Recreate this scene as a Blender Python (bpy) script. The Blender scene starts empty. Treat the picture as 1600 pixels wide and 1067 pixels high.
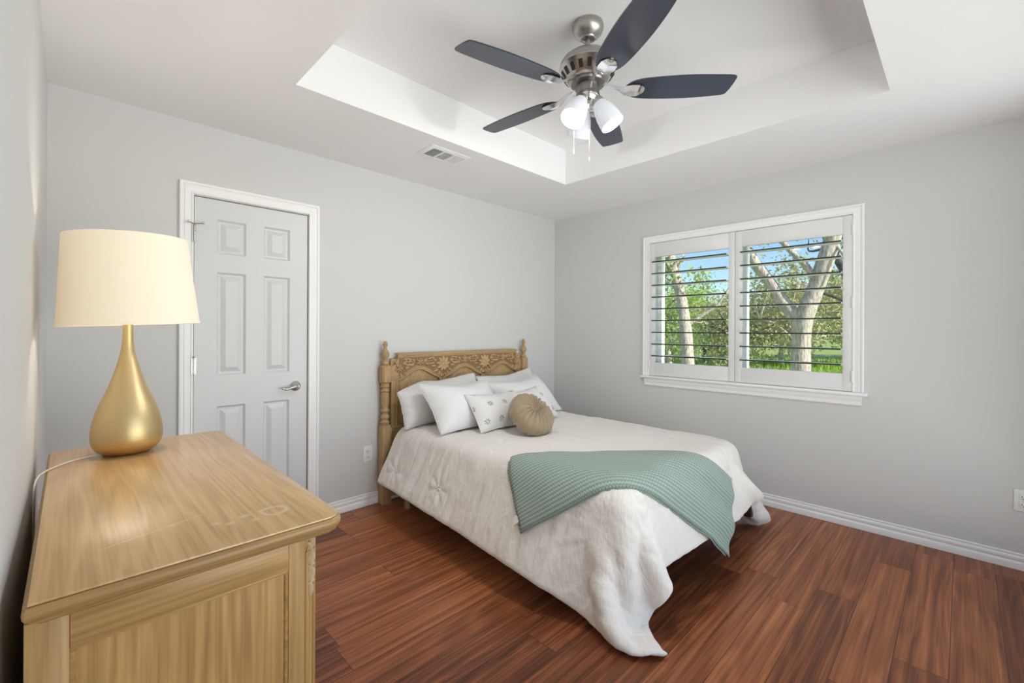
import bpy, bmesh, math, random
import numpy as np
from mathutils import Vector, Matrix, noise
random.seed(7)
rng = np.random.default_rng(7)
S = bpy.context.scene
C = S.collection
PI = math.pi

# ------------------------------------------------------------------ camera
W, FRONT, H = 3.73, -3.62, 2.44            # room: x 0..W, y FRONT..0, low ceiling H
FPX, YAW, ROLL, Y0 = 697.26, 0.780267, 0.0048, 515.66
cam = bpy.data.objects.new('camera', bpy.data.cameras.new('camera'))
C.objects.link(cam)
c_, s_ = math.cos(YAW), math.sin(YAW)
rt, fw, up = Vector((c_, -s_, 0)), Vector((s_, c_, 0)), Vector((0, 0, 1))
r2 = rt*math.cos(ROLL) + up*math.sin(ROLL)
u2 = up*math.cos(ROLL) - rt*math.sin(ROLL)
M_ = Matrix((r2, u2, -fw)).transposed().to_4x4()
M_.translation = Vector((0.081, -3.0502, 1.2792))
cam.matrix_world = M_
cam.data.sensor_width = 36
cam.data.lens = FPX/1600*36
cam.data.shift_y = -(533.5-Y0)/1600
cam.data.clip_start = 0.02
S.camera = cam

# ------------------------------------------------------------------ sky, sun, view
S.view_settings.view_transform = 'Standard'
S.view_settings.look = 'None'
S.view_settings.gamma = 1
S.view_settings.exposure = 0.24
S.view_settings.use_curve_mapping = False
S.cycles.max_bounces = 10
S.cycles.diffuse_bounces = 6
S.cycles.glossy_bounces = 4
S.cycles.transmission_bounces = 8
S.cycles.transparent_max_bounces = 12
S.cycles.sample_clamp_indirect = 6.0
wd = bpy.data.worlds.new('sky'); S.world = wd; wd.use_nodes = True
nt = wd.node_tree
bg = nt.nodes['Background']
sk = nt.nodes.new('ShaderNodeTexSky')
sk.sky_type = 'NISHITA'; sk.sun_disc = False
sk.sun_elevation = math.radians(36); sk.sun_rotation = math.radians(170)
sk.air_density = 1.0; sk.dust_density = 0.0; sk.ozone_density = 4.0
nt.links.new(sk.outputs[0], bg.inputs[0])
bg.inputs[1].default_value = 0.175

def lamp(name, kind, loc, energy, color=(1, 1, 1), **kw):
    l = bpy.data.lights.new(name, kind); l.energy = energy; l.color = color
    o = bpy.data.objects.new(name, l); C.objects.link(o); o.location = loc
    for k, v in kw.items(): setattr(l, k, v)
    return o
sun = lamp('sun', 'SUN', (0, 0, 8), 7.5, (1, .95, .86), angle=0.01)
sun.rotation_euler = Vector((-0.06, 0.80, -0.56)).to_track_quat('-Z', 'Y').to_euler()
# added fill lamp, unseen, outside an invented opening behind the camera
fill = lamp('fill_light', 'AREA', (1.9, -6.4, -0.1), 270, (0.97, 0.985, 1.0), shape='RECTANGLE', size=7.0, size_y=3.2)
fill.rotation_euler = (PI/2+math.radians(24), 0, 0)
FAN_W, LAMP_W = 13.0, 30.0

# ------------------------------------------------------------------ materials
MT = {}
def nodes(name):
    m = bpy.data.materials.new(name); m.use_nodes = True
    t = m.node_tree
    return m, t, t.nodes['Principled BSDF']
def N(t, kind, **kw):
    n = t.nodes.new(kind)
    for k, v in kw.items():
        if k.startswith('i_'):
            n.inputs[int(k[2:]) if k[2:].isdigit() else k[2:].replace('_', ' ')].default_value = v
        else: setattr(n, k, v)
    return n
def L(t, a, b): t.links.new(a, b)
def math_n(t, op, a, b=None, c=None):
    n = t.nodes.new('ShaderNodeMath'); n.operation = op
    for k, v in enumerate((a, b, c)):
        if v is None: continue
        if isinstance(v, (int, float)): n.inputs[k].default_value = v
        else: t.links.new(v, n.inputs[k])
    return n.outputs[0]
def mix_n(t, f, a, b):
    n = t.nodes.new('ShaderNodeMix'); n.data_type = 'RGBA'
    for k, v in ((0, f), (6, a), (7, b)):
        if isinstance(v, (int, float)): n.inputs[k].default_value = v
        elif isinstance(v, tuple): n.inputs[k].default_value = (*v, 1)[:4]
        else: t.links.new(v, n.inputs[k])
    return n.outputs[2]
def coord(t, scale=(1, 1, 1), loc=(0, 0, 0), rot=(0, 0, 0)):
    tc = t.nodes.new('ShaderNodeTexCoord'); mp = t.nodes.new('ShaderNodeMapping')
    mp.inputs['Scale'].default_value = scale; mp.inputs['Location'].default_value = loc
    mp.inputs['Rotation'].default_value = rot
    L(t, tc.outputs['Object'], mp.inputs[0])
    return mp.outputs[0]
def bump(t, b, h, strength=.2, dist=.002):
    n = N(t, 'ShaderNodeBump'); n.inputs['Strength'].default_value = strength; n.inputs['Distance'].default_value = dist
    L(t, h, n.inputs['Height']); L(t, n.outputs[0], b.inputs['Normal'])
def plain(name, col, rough=.5, metal=0, noise_scale=0, noise_str=.1, spec=None, dist=.002, coat=0):
    m, t, b = nodes(name)
    b.inputs['Base Color'].default_value = (*col, 1)
    b.inputs['Roughness'].default_value = rough; b.inputs['Metallic'].default_value = metal
    if spec is not None: b.inputs['Specular IOR Level'].default_value = spec
    if coat: b.inputs['Coat Weight'].default_value = coat
    if noise_scale:
        n = N(t, 'ShaderNodeTexNoise'); n.inputs['Scale'].default_value = noise_scale; n.inputs['Detail'].default_value = 3
        L(t, coord(t), n.inputs['Vector']); bump(t, b, n.outputs[0], noise_str, dist)
    MT[name] = m
    return m
plain('wall_paint', (.648, .648, .643), .75, 0, 110, .25, .3, .0015)
plain('ceiling_paint', (.86, .86, .86), .85, 0, 130, .22, .2, .0015)
plain('trim_white', (.88, .88, .88), .35, 0, 0, 0, .4)
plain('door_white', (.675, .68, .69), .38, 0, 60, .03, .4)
plain('shutter_white', (.77, .77, .77), .35, 0, 0, 0, .4)
plain('louver_lip_shade', (.02, .025, .022), .5)
plain('vinyl_white', (.92, .92, .90), .4)
plain('outlet_white', (.82, .82, .81), .3)
plain('slot_dark', (.02, .02, .02), .6)
plain('register_grey', (.22, .22, .22), .6)
plain('chrome', (.82, .82, .83), .12, 1)
plain('nickel', (.56, .54, .51), .30, 1, 0)
plain('nickel_dark', (.30, .285, .27), .32, 1)
plain('blade_navy', (.030, .039, .062), .25, 0, 0, 0, .6)
MT['blade_navy'].node_tree.nodes['Principled BSDF'].inputs['IOR'].default_value = 1.62
plain('black_iron', (.015, .013, .012), .45)
plain('bracket_brown', (.06, .035, .02), .45, .3)
plain('caster_brass', (.45, .36, .17), .35, .7)
plain('cord_clear', (.75, .72, .66), .2)
plain('concrete', (.5, .49, .46), .9)
plain('roof_sun_block_dark', (.10, .09, .08), .9)
plain('tag_white', (.8, .79, .76), .7)
plain('mattress_white', (.72, .71, .69), .85, 0, 60, .2)

def brushed(name, col, rough):
    m, t, b = nodes(name)
    n = N(t, 'ShaderNodeTexNoise'); n.inputs['Scale'].default_value = 1; n.inputs['Detail'].default_value = 2
    L(t, coord(t, (6, 6, 700)), n.inputs['Vector'])
    L(t, mix_n(t, n.outputs[0], tuple(c*.86 for c in col), col), b.inputs['Base Color'])
    b.inputs['Metallic'].default_value = 1; b.inputs['Roughness'].default_value = rough
    bump(t, b, n.outputs[0], .06, .0006)
    MT[name] = m
brushed('brass_brushed', (.72, .55, .29), .43)
brushed('nickel_brushed', (.47, .45, .42), .36)

def wood(name, axis, light, dark, rough=.45, scale=1.0, coat=.0, wear=False):
    """oak: stretched rings and pores along one axis of the object"""
    m, t, b = nodes(name)
    sc = [15*scale]*3; sc[axis] = 1.1*scale
    v = coord(t, tuple(sc))
    n0 = N(t, 'ShaderNodeTexNoise'); n0.inputs['Scale'].default_value = .8; n0.inputs['Detail'].default_value = 2
    L(t, v, n0.inputs['Vector'])
    wv = math_n(t, 'SINE', math_n(t, 'MULTIPLY', n0.outputs[0], 58.0))
    wv = math_n(t, 'MULTIPLY_ADD', wv, .5, .5)
    sp = [170*scale]*3; sp[axis] = 3.5*scale
    n1 = N(t, 'ShaderNodeTexNoise'); n1.inputs['Scale'].default_value = 1; n1.inputs['Detail'].default_value = 3
    L(t, coord(t, tuple(sp)), n1.inputs['Vector'])
    n2 = N(t, 'ShaderNodeTexNoise'); n2.inputs['Scale'].default_value = 2.2
    L(t, coord(t), n2.inputs['Vector'])
    f = math_n(t, 'ADD', math_n(t, 'MULTIPLY', wv, .34), math_n(t, 'MULTIPLY', math_n(t, 'MULTIPLY_ADD', n1.outputs[0], 2.2, -.6), .50))
    f = math_n(t, 'ADD', f, math_n(t, 'MULTIPLY_ADD', n2.outputs[0], .5, -.25))
    col = mix_n(t, f, light, dark)
    rgh = rough
    if wear:   # water rings and pale scuffs on the worn top
        def spot(cx, cy, r, w):
            tc = N(t, 'ShaderNodeTexCoord'); vm = N(t, 'ShaderNodeVectorMath', operation='DISTANCE')
            mp = N(t, 'ShaderNodeMapping'); mp.inputs['Scale'].default_value = (1, 1, 0)
            L(t, tc.outputs['Object'], mp.inputs[0])
            nz = N(t, 'ShaderNodeTexNoise'); nz.inputs['Scale'].default_value = 30
            L(t, tc.outputs['Object'], nz.inputs['Vector'])
            L(t, mp.outputs[0], vm.inputs[0]); vm.inputs[1].default_value = (cx, cy, 0)
            d = math_n(t, 'ADD', vm.outputs['Value'], math_n(t, 'MULTIPLY_ADD', nz.outputs[0], .02, -.01))
            d = math_n(t, 'ABSOLUTE', math_n(t, 'SUBTRACT', d, r))
            k = math_n(t, 'SUBTRACT', 1.0, math_n(t, 'DIVIDE', d, w))
            return math_n(t, 'MULTIPLY', math_n(t, 'MAXIMUM', k, 0.0), .75)
        q = spot(.165, -.465, .026, .008)
        for a in ((.105, -.455, .0, .016), (.075, -.475, 0, .013), (.12, -.49, 0, .014), (.05, -.455, 0, .010), (-.02, -.40, 0, .012), (.13, -.30, 0, .010), (.17, -.27, 0, .009)):
            q = math_n(t, 'MAXIMUM', q, spot(*a))
        # long faint scratch
        tc = N(t, 'ShaderNodeTexCoord'); sx = N(t, 'ShaderNodeSeparateXYZ'); L(t, tc.outputs['Object'], sx.inputs[0])
        ln = math_n(t, 'ABSOLUTE', math_n(t, 'SUBTRACT', math_n(t, 'MULTIPLY_ADD', sx.outputs[0], .35, -.39), sx.outputs[1]))
        ln = math_n(t, 'LESS_THAN', ln, .0022)
        ln = math_n(t, 'MULTIPLY', ln, math_n(t, 'MULTIPLY', math_n(t, 'LESS_THAN', math_n(t, 'ABSOLUTE', math_n(t, 'ADD', sx.outputs[0], .05)), .09), .45))
        q = math_n(t, 'MAXIMUM', q, ln)
        col = mix_n(t, q, col, (.72, .60, .40))
    L(t, col, b.inputs['Base Color'])
    b.inputs['Roughness'].default_value = rgh
    b.inputs['Coat Weight'].default_value = coat; b.inputs['Coat Roughness'].default_value = .22
    bump(t, b, n1.outputs[0], .12, .001)
    MT[name] = m
OL, OD = (.54, .34, .13), (.32, .175, .06)
wood('oak_x', 0, OL, OD); wood('oak_y', 1, OL, OD); wood('oak_z', 2, OL, OD)
wood('oak_top', 1, (.70, .455, .20), (.43, .24, .085), .3, .9, .5, True)
wood('oak_dresser', 2, (.60, .35, .125), (.28, .14, .042), .42)
wood('oak_dresser_rail', 0, (.56, .34, .125), (.29, .15, .048), .4)
wood('oak_edge', 0, (.46, .29, .115), (.27, .145, .05), .4, 1.2)
wood('bed_oak_x', 0, (.53, .36, .175), (.32, .19, .08), .5, 1.6); wood('bed_oak_z', 2, (.53, .36, .175), (.32, .19, .08), .5, 1.6)
plain('carved_oak', (.54, .375, .20), .5, 0, 90, .2)
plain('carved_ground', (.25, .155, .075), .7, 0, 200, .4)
plain('carved_pale', (.55, .42, .25), .5)

def floor_mat():
    m, t, b = nodes('laminate')
    tc = N(t, 'ShaderNodeTexCoord'); sx = N(t, 'ShaderNodeSeparateXYZ'); L(t, tc.outputs['Object'], sx.inputs[0])
    x, y = sx.outputs[0], sx.outputs[1]
    pw, pl = .157, 1.21
    yr = math_n(t, 'DIVIDE', math_n(t, 'ADD', y, 2.547+.157*40), pw)
    row = math_n(t, 'FLOOR', yr)
    wn = N(t, 'ShaderNodeTexWhiteNoise', noise_dimensions='1D'); L(t, math_n(t, 'ADD', row, 3.3), wn.inputs['W'])
    xr = math_n(t, 'ADD', math_n(t, 'DIVIDE', x, pl), math_n(t, 'MULTIPLY', wn.outputs[0], 5.0))
    pid = math_n(t, 'FLOOR', xr)
    cb = N(t, 'ShaderNodeCombineXYZ'); L(t, row, cb.inputs[0]); L(t, pid, cb.inputs[1])
    w2 = N(t, 'ShaderNodeTexWhiteNoise', noise_dimensions='2D'); L(t, cb.outputs[0], w2.inputs['Vector'])
    rnd = w2.outputs[0]
    # grain coordinates, shifted plank by plank
    def gcoord(sxx, syy, k):
        g = N(t, 'ShaderNodeCombineXYZ')
        L(t, math_n(t, 'ADD', math_n(t, 'MULTIPLY', x, sxx), math_n(t, 'MULTIPLY', rnd, 37.0)), g.inputs[0])
        L(t, math_n(t, 'ADD', math_n(t, 'MULTIPLY', y, syy), math_n(t, 'MULTIPLY', rnd, 91.0)), g.inputs[1])
        g.inputs[2].default_value = k
        return g.outputs[0]
    def nz(v, sc, det=3, rgh=.55):
        n = N(t, 'ShaderNodeTexNoise'); n.inputs['Scale'].default_value = sc; n.inputs['Detail'].default_value = det
        n.inputs['Roughness'].default_value = rgh
        L(t, v, n.inputs['Vector']); return n.outputs[0]
    big = nz(gcoord(.55, 6, 0), 1.0, 1)
    rings = math_n(t, 'MULTIPLY_ADD', math_n(t, 'SINE', math_n(t, 'MULTIPLY', big, 75.0)), .5, .5)
    rings = math_n(t, 'POWER', rings, 1.6)
    fine = nz(gcoord(2.4, 140, 3), 1.0, 4, .65)
    mid = nz(gcoord(.9, 44, 7), 1.0, 4)
    f = math_n(t, 'ADD', math_n(t, 'MULTIPLY', mid, .95), math_n(t, 'MULTIPLY', fine, .62))
    f = math_n(t, 'ADD', f, math_n(t, 'MULTIPLY', rings, .11))
    f = math_n(t, 'ADD', f, math_n(t, 'MULTIPLY_ADD', rnd, .32, -.53))
    cr = N(t, 'ShaderNodeValToRGB'); L(t, f, cr.inputs[0])
    e = cr.color_ramp.elements
    e[0].position = .08; e[0].color = (.070, .022, .011, 1)
    e[1].position = .95; e[1].color = (.60, .235, .088, 1)
    k = e.new(.34); k.color = (.180, .057, .024, 1)
    k = e.new(.6); k.color = (.345, .118, .046, 1)
    fy = math_n(t, 'FRACT', yr); fx = math_n(t, 'FRACT', xr)
    dy = math_n(t, 'MULTIPLY', math_n(t, 'MINIMUM', fy, math_n(t, 'SUBTRACT', 1.0, fy)), pw)
    dx = math_n(t, 'MULTIPLY', math_n(t, 'MINIMUM', fx, math_n(t, 'SUBTRACT', 1.0, fx)), pl)
    dd = math_n(t, 'MINIMUM', dx, dy)
    seam = math_n(t, 'LESS_THAN', dd, .0013)
    col = mix_n(t, math_n(t, 'MULTIPLY', seam, .8), cr.outputs[0], (.035, .012, .007))
    L(t, col, b.inputs['Base Color'])
    L(t, math_n(t, 'MULTIPLY_ADD', fine, .14, .24), b.inputs['Roughness'])
    b.inputs['Specular IOR Level'].default_value = .26
    hgt = math_n(t, 'SUBTRACT', math_n(t, 'MULTIPLY', fine, .22), math_n(t, 'MULTIPLY', math_n(t, 'LESS_THAN', dd, .002), 1.0))
    bump(t, b, hgt, .22, .0012)
    MT['laminate'] = m
floor_mat()

def fabric(name, col, rough=.9, weave=700, wr=14, wstr=.35, col2=None, sheen=.15, dist=.006, fine=.12):
    m, t, b = nodes(name)
    n = N(t, 'ShaderNodeTexNoise'); n.inputs['Scale'].default_value = wr; n.inputs['Detail'].default_value = 4
    L(t, coord(t), n.inputs['Vector'])
    n2 = N(t, 'ShaderNodeTexNoise'); n2.inputs['Scale'].default_value = weave; n2.inputs['Detail'].default_value = 1
    L(t, coord(t), n2.inputs['Vector'])
    h = math_n(t, 'ADD', n.outputs[0], math_n(t, 'MULTIPLY', n2.outputs[0], fine))
    bump(t, b, h, wstr, dist)
    L(t, mix_n(t, n2.outputs[0], tuple(c*.93 for c in col), col2 or col), b.inputs['Base Color'])
    b.inputs['Roughness'].default_value = rough
    b.inputs['Sheen Weight'].default_value = sheen
    b.inputs['Specular IOR Level'].default_value = .15
    MT[name] = m
    return m, t, b
def linen():
    """crinkled off-white cotton: fine streaky wrinkles running down the drop"""
    m, t, b = nodes('comforter_cotton')
    def nz(sc, det, scale):
        n = N(t, 'ShaderNodeTexNoise'); n.inputs['Scale'].default_value = 1; n.inputs['Detail'].default_value = det
        L(t, coord(t, sc, rot=(0, 0, scale)), n.inputs['Vector']); return n.outputs[0]
    a = nz((70, 70, 14), 5, 0.1); c = nz((11, 11, 7), 5, .4); d = nz((210, 210, 60), 2, .8)
    h = math_n(t, 'ADD', math_n(t, 'MULTIPLY', a, .42), math_n(t, 'MULTIPLY', c, 1.0))
    h = math_n(t, 'ADD', h, math_n(t, 'MULTIPLY', d, .14))
    bump(t, b, h, .62, .016)
    b.inputs['Base Color'].default_value = (.81, .775, .735, 1)
    b.inputs['Roughness'].default_value = .9; b.inputs['Sheen Weight'].default_value = .1
    b.inputs['Specular IOR Level'].default_value = .12
    MT['comforter_cotton'] = m
linen()
fabric('pillow_white', (.82, .82, .82), wr=11, wstr=.5, dist=.012)
fabric('sham_white', (.81, .80, .785), wr=11, wstr=.55, dist=.014)
fabric('velvet_tan', (.34, .258, .165), .8, 300, 20, .1, (.37, .285, .185), .35)

def printed():
    m, t, b = fabric('pillow_print', (.80, .785, .76), wr=16, wstr=.25)
    # scattered little grey blossoms: petals around cell centres, staggered rows
    uv = N(t, 'ShaderNodeUVMap'); sx = N(t, 'ShaderNodeSeparateXYZ'); L(t, uv.outputs[0], sx.inputs[0])
    u = math_n(t, 'MULTIPLY', sx.outputs[0], 4.0); v = math_n(t, 'MULTIPLY', sx.outputs[1], 2.6)
    row = math_n(t, 'FLOOR', v)
    u = math_n(t, 'ADD', u, math_n(t, 'MULTIPLY', math_n(t, 'MODULO', row, 2.0), .5))
    fu = math_n(t, 'MULTIPLY', math_n(t, 'SUBTRACT', math_n(t, 'FRACT', u), .5), .5/4.0)
    fv = math_n(t, 'MULTIPLY', math_n(t, 'SUBTRACT', math_n(t, 'FRACT', v), .5), .32/2.6)
    r = math_n(t, 'SQRT', math_n(t, 'ADD', math_n(t, 'MULTIPLY', fu, fu), math_n(t, 'MULTIPLY', fv, fv)))
    ang = math_n(t, 'ARCTAN2', fv, fu)
    pet = math_n(t, 'ABSOLUTE', math_n(t, 'COSINE', math_n(t, 'MULTIPLY', ang, 3.5)))
    lim = math_n(t, 'MULTIPLY_ADD', pet, .017, .007)
    inside = math_n(t, 'MULTIPLY', math_n(t, 'LESS_THAN', r, lim), math_n(t, 'GREATER_THAN', r, .005))
    nz = N(t, 'ShaderNodeTexNoise'); nz.inputs['Scale'].default_value = 160; L(t, coord(t), nz.inputs['Vector'])
    inside = math_n(t, 'MULTIPLY', inside, math_n(t, 'GREATER_THAN', nz.outputs[0], .42))
    base = b.inputs['Base Color'].links[0].from_socket
    L(t, mix_n(t, math_n(t, 'MULTIPLY', inside, .8), base, (.19, .20, .23)), b.inputs['Base Color'])
printed()

def knit():
    m, t, b = nodes('sage_knit')
    uv = N(t, 'ShaderNodeUVMap'); sx = N(t, 'ShaderNodeSeparateXYZ'); L(t, uv.outputs[0], sx.inputs[0])
    u = math_n(t, 'MULTIPLY', sx.outputs[1], 2*PI*104); v = math_n(t, 'MULTIPLY', sx.outputs[0], 2*PI*23)
    a = math_n(t, 'SINE', u)
    c = math_n(t, 'SINE', math_n(t, 'ADD', v, math_n(t, 'MULTIPLY', a, .8)))
    h = math_n(t, 'MULTIPLY_ADD', math_n(t, 'MULTIPLY', math_n(t, 'MULTIPLY_ADD', a, .14, .86), math_n(t, 'MULTIPLY_ADD', c, .5, .5)), 1.0, 0)
    nz = N(t, 'ShaderNodeTexNoise'); nz.inputs['Scale'].default_value = 6; L(t, coord(t), nz.inputs['Vector'])
    col = mix_n(t, math_n(t, 'MINIMUM', math_n(t, 'MULTIPLY', h, .85), 1.0), (.20, .27, .235), (.47, .56, .50))
    col = mix_n(t, math_n(t, 'MULTIPLY', nz.outputs[0], .25), col, (.33, .43, .36))
    L(t, col, b.inputs['Base Color'])
    b.inputs['Roughness'].default_value = .95; b.inputs['Sheen Weight'].default_value = .2; b.inputs['Specular IOR Level'].default_value = .1
    bump(t, b, h, .7, .004)
    MT['sage_knit'] = m
knit()

def translucent(name, col, emit, estr, mixf=.5):
    m, t, b = nodes(name)
    d = N(t, 'ShaderNodeBsdfDiffuse'); d.inputs[0].default_value = (*col, 1)
    tr = N(t, 'ShaderNodeBsdfTranslucent'); tr.inputs[0].default_value = (*col, 1)
    n = N(t, 'ShaderNodeTexNoise'); n.inputs['Scale'].default_value = 1; L(t, coord(t, (40, 40, 420)), n.inputs['Vector'])
    mx = N(t, 'ShaderNodeMixShader'); mx.inputs[0].default_value = mixf
    L(t, d.outputs[0], mx.inputs[1]); L(t, tr.outputs[0], mx.inputs[2])
    bp = N(t, 'ShaderNodeBump'); bp.inputs['Strength'].default_value = .08; bp.inputs['Distance'].default_value = .001
    L(t, n.outputs[0], bp.inputs['Height'])
    for q in (d, tr): L(t, bp.outputs[0], q.inputs['Normal'])
    out = t.nodes['Material Output']
    if estr:
        em = N(t, 'ShaderNodeEmission'); em.inputs[0].default_value = (*emit, 1); em.inputs[1].default_value = estr
        ad = N(t, 'ShaderNodeAddShader'); L(t, mx.outputs[0], ad.inputs[0]); L(t, em.outputs[0], ad.inputs[1])
        L(t, ad.outputs[0], out.inputs[0])
    else: L(t, mx.outputs[0], out.inputs[0])
    t.nodes.remove(b); MT[name] = m
translucent('linen_shade', (.88, .80, .67), (1, .76, .48), .16, .022)
translucent('opal_glass', (.78, .80, .85), (.93, .96, 1), .13, .032)
def emitter(name, col, s):
    m, t, b = nodes(name)
    b.inputs['Base Color'].default_value = (.8, .8, .8, 1)
    b.inputs['Emission Color'].default_value = (*col, 1); b.inputs['Emission Strength'].default_value = s
    MT[name] = m
emitter('bulb_lit', (1, .97, .92), 4.0)
emitter('bulb_warm', (1, .78, .5), 4.0)
def glass():
    m, t, b = nodes('window_glass')
    g = N(t, 'ShaderNodeBsdfGlossy'); g.inputs['Roughness'].default_value = .02
    tp = N(t, 'ShaderNodeBsdfTransparent'); tp.inputs[0].default_value = (.96, .98, .97, 1)
    mx = N(t, 'ShaderNodeMixShader'); mx.inputs[0].default_value = .05
    L(t, tp.outputs[0], mx.inputs[1]); L(t, g.outputs[0], mx.inputs[2]); L(t, mx.outputs[0], t.nodes['Material Output'].inputs[0])
    t.nodes.remove(b); MT['window_glass'] = m
glass()
def bark(name, light, dark):
    m, t, b = nodes(name)
    n = N(t, 'ShaderNodeTexNoise'); n.inputs['Scale'].default_value = 1; n.inputs['Detail'].default_value = 5; n.inputs['Roughness'].default_value = .7
    L(t, coord(t, (34, 34, 7)), n.inputs['Vector'])
    n2 = N(t, 'ShaderNodeTexNoise'); n2.inputs['Scale'].default_value = 3
    L(t, coord(t), n2.inputs['Vector'])
    cr = N(t, 'ShaderNodeValToRGB'); L(t, n.outputs[0], cr.inputs[0])
    e = cr.color_ramp.elements
    e[0].position = .36; e[0].color = (*dark, 1); e[1].position = .62; e[1].color = (*light, 1)
    L(t, mix_n(t, math_n(t, 'MULTIPLY', n2.outputs[0], .35), cr.outputs[0], tuple(c*.8 for c in light)), b.inputs['Base Color'])
    b.inputs['Roughness'].default_value = .95; b.inputs['Specular IOR Level'].default_value = .1
    bump(t, b, n.outputs[0], .9, .03); MT[name] = m
bark('bark_pale', (.70, .62, .53), (.24, .19, .16))
bark('bark_dark', (.13, .12, .11), (.05, .045, .04))
def leaf(name, cols):
    m, t, b = nodes(name)
    n = N(t, 'ShaderNodeTexNoise'); n.inputs['Scale'].default_value = 1.3; n.inputs['Detail'].default_value = 6; n.inputs['Roughness'].default_value = .8
    L(t, coord(t), n.inputs['Vector'])
    cr = N(t, 'ShaderNodeValToRGB'); L(t, n.outputs[0], cr.inputs[0]); e = cr.color_ramp.elements
    e[0].position = .3; e[0].color = (*cols[0], 1); e[1].position = .7; e[1].color = (*cols[-1], 1)
    for i, cc in enumerate(cols[1:-1]): k = e.new(.3+.4*(i+1)/(len(cols)-1)); k.color = (*cc, 1)
    d = N(t, 'ShaderNodeBsdfDiffuse'); tr = N(t, 'ShaderNodeBsdfTranslucent'); mx = N(t, 'ShaderNodeMixShader'); mx.inputs[0].default_value = .35
    for q in (d, tr): L(t, cr.outputs[0], q.inputs[0])
    L(t, d.outputs[0], mx.inputs[1]); L(t, tr.outputs[0], mx.inputs[2]); L(t, mx.outputs[0], t.nodes['Material Output'].inputs[0])
    t.nodes.remove(b); MT[name] = m
leaf('leaf_bright', [(.16, .25, .05), (.34, .47, .11), (.55, .66, .24)])
leaf('leaf_olive', [(.20, .22, .09), (.40, .41, .18), (.62, .58, .30)])
leaf('leaf_deep', [(.10, .15, .05), (.22, .30, .11), (.38, .46, .20)])
leaf('grass_green', [(.16, .28, .03), (.30, .48, .06), (.44, .58, .12)])
plain('soil_lawn', (.22, .30, .07), .95, 0, 3, .5)

# ------------------------------------------------------------------ mesh helpers
def new(): return bmesh.new()
def box(bm, x0, x1, y0, y1, z0, z1, bev=0, seg=2, mtx=None):
    r = bmesh.ops.create_cube(bm, size=1)
    vs = r['verts']
    m = Matrix.Translation(((x0+x1)/2, (y0+y1)/2, (z0+z1)/2)) @ Matrix.Diagonal((abs(x1-x0), abs(y1-y0), abs(z1-z0), 1))
    bmesh.ops.transform(bm, matrix=m, verts=vs)
    if bev:
        es = list({e for v in vs for e in v.link_edges})
        r2_ = bmesh.ops.bevel(bm, geom=es, offset=bev, segments=seg, profile=.5, affect='EDGES')
        vs = list({v for f in r2_['faces'] for v in f.verts} | {v for v in vs if v.is_valid})
    if mtx is not None: bmesh.ops.transform(bm, matrix=mtx, verts=vs)
    return vs
def lathe(bm, prof, seg=32, mtx=None, capb=True, capt=True):
    rings = []
    for r, z in prof:
        rings.append([bm.verts.new((r*math.cos(2*PI*k/seg), r*math.sin(2*PI*k/seg), z)) for k in range(seg)])
    for a, b in zip(rings, rings[1:]):
        for k in range(seg):
            bm.faces.new((a[k], a[(k+1) % seg], b[(k+1) % seg], b[k]))
    if capb and prof[0][0] > 1e-5: bm.faces.new(rings[0][::-1])
    if capt and prof[-1][0] > 1e-5: bm.faces.new(rings[-1])
    vs = [v for r in rings for v in r]
    if mtx is not None: bmesh.ops.transform(bm, matrix=mtx, verts=vs)
    return vs
def tube(bm, pts, rad, seg=8, cap=True, flat=None):
    """sweep a circle (or flattened ellipse) along points; rad scalar or list"""
    pts = [Vector(p) for p in pts]
    n = len(pts)
    rads = rad if isinstance(rad, (list, tuple)) else [rad]*n
    rings = []; ref = None
    for i, p in enumerate(pts):
        d = (pts[min(i+1, n-1)] - pts[max(i-1, 0)]).normalized()
        if ref is None:
            ref = Vector((0, 0, 1)) if abs(d.z) < .9 else Vector((1, 0, 0))
        a = (ref - d*ref.dot(d)).normalized(); ref = a
        b = d.cross(a)
        fl = flat or 1
        rings.append([bm.verts.new(p + (a*math.cos(2*PI*k/seg)*fl + b*math.sin(2*PI*k/seg))*rads[i]) for k in range(seg)])
    for a, b in zip(rings, rings[1:]):
        for k in range(seg): bm.faces.new((a[k], a[(k+1) % seg], b[(k+1) % seg], b[k]))
    if cap:
        bm.faces.new(rings[0][::-1]); bm.faces.new(rings[-1])
    return [v for r in rings for v in r]
def spline(pts, n):
    """Catmull-Rom through points"""
    P = [Vector(p) for p in pts]; P = [P[0]*2-P[1]] + P + [P[-1]*2-P[-2]]
    out = []
    m = len(P)-3
    for k in range(n+1):
        t = k/n*m; i = min(int(t), m-1); f = t-i
        a, b, c, d = P[i:i+4]
        out.append(.5*((2*b)+(c-a)*f+(2*a-5*b+4*c-d)*f*f+(3*b-a-3*c+d)*f**3))
    return out
def prism(bm, poly, axis, a, b, mtx=None):
    """extrude a 2-D polygon along axis from a to b; poly given in the two other axes in order"""
    def P(p, q):
        v = [0, 0, 0]; o = [k for k in range(3) if k != axis]
        v[o[0]], v[o[1]], v[axis] = p[0], p[1], q
        return v
    A = [bm.verts.new(P(p, a)) for p in poly]; B = [bm.verts.new(P(p, b)) for p in poly]
    n = len(poly)
    bm.faces.new(A); bm.faces.new(B[::-1])
    for k in range(n): bm.faces.new((A[k], B[k], B[(k+1) % n], A[(k+1) % n]))
    if mtx is not None: bmesh.ops.transform(bm, matrix=mtx, verts=A+B)
    return A+B
def root_of(o):
    while o.parent: o = o.parent
    return o
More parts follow.
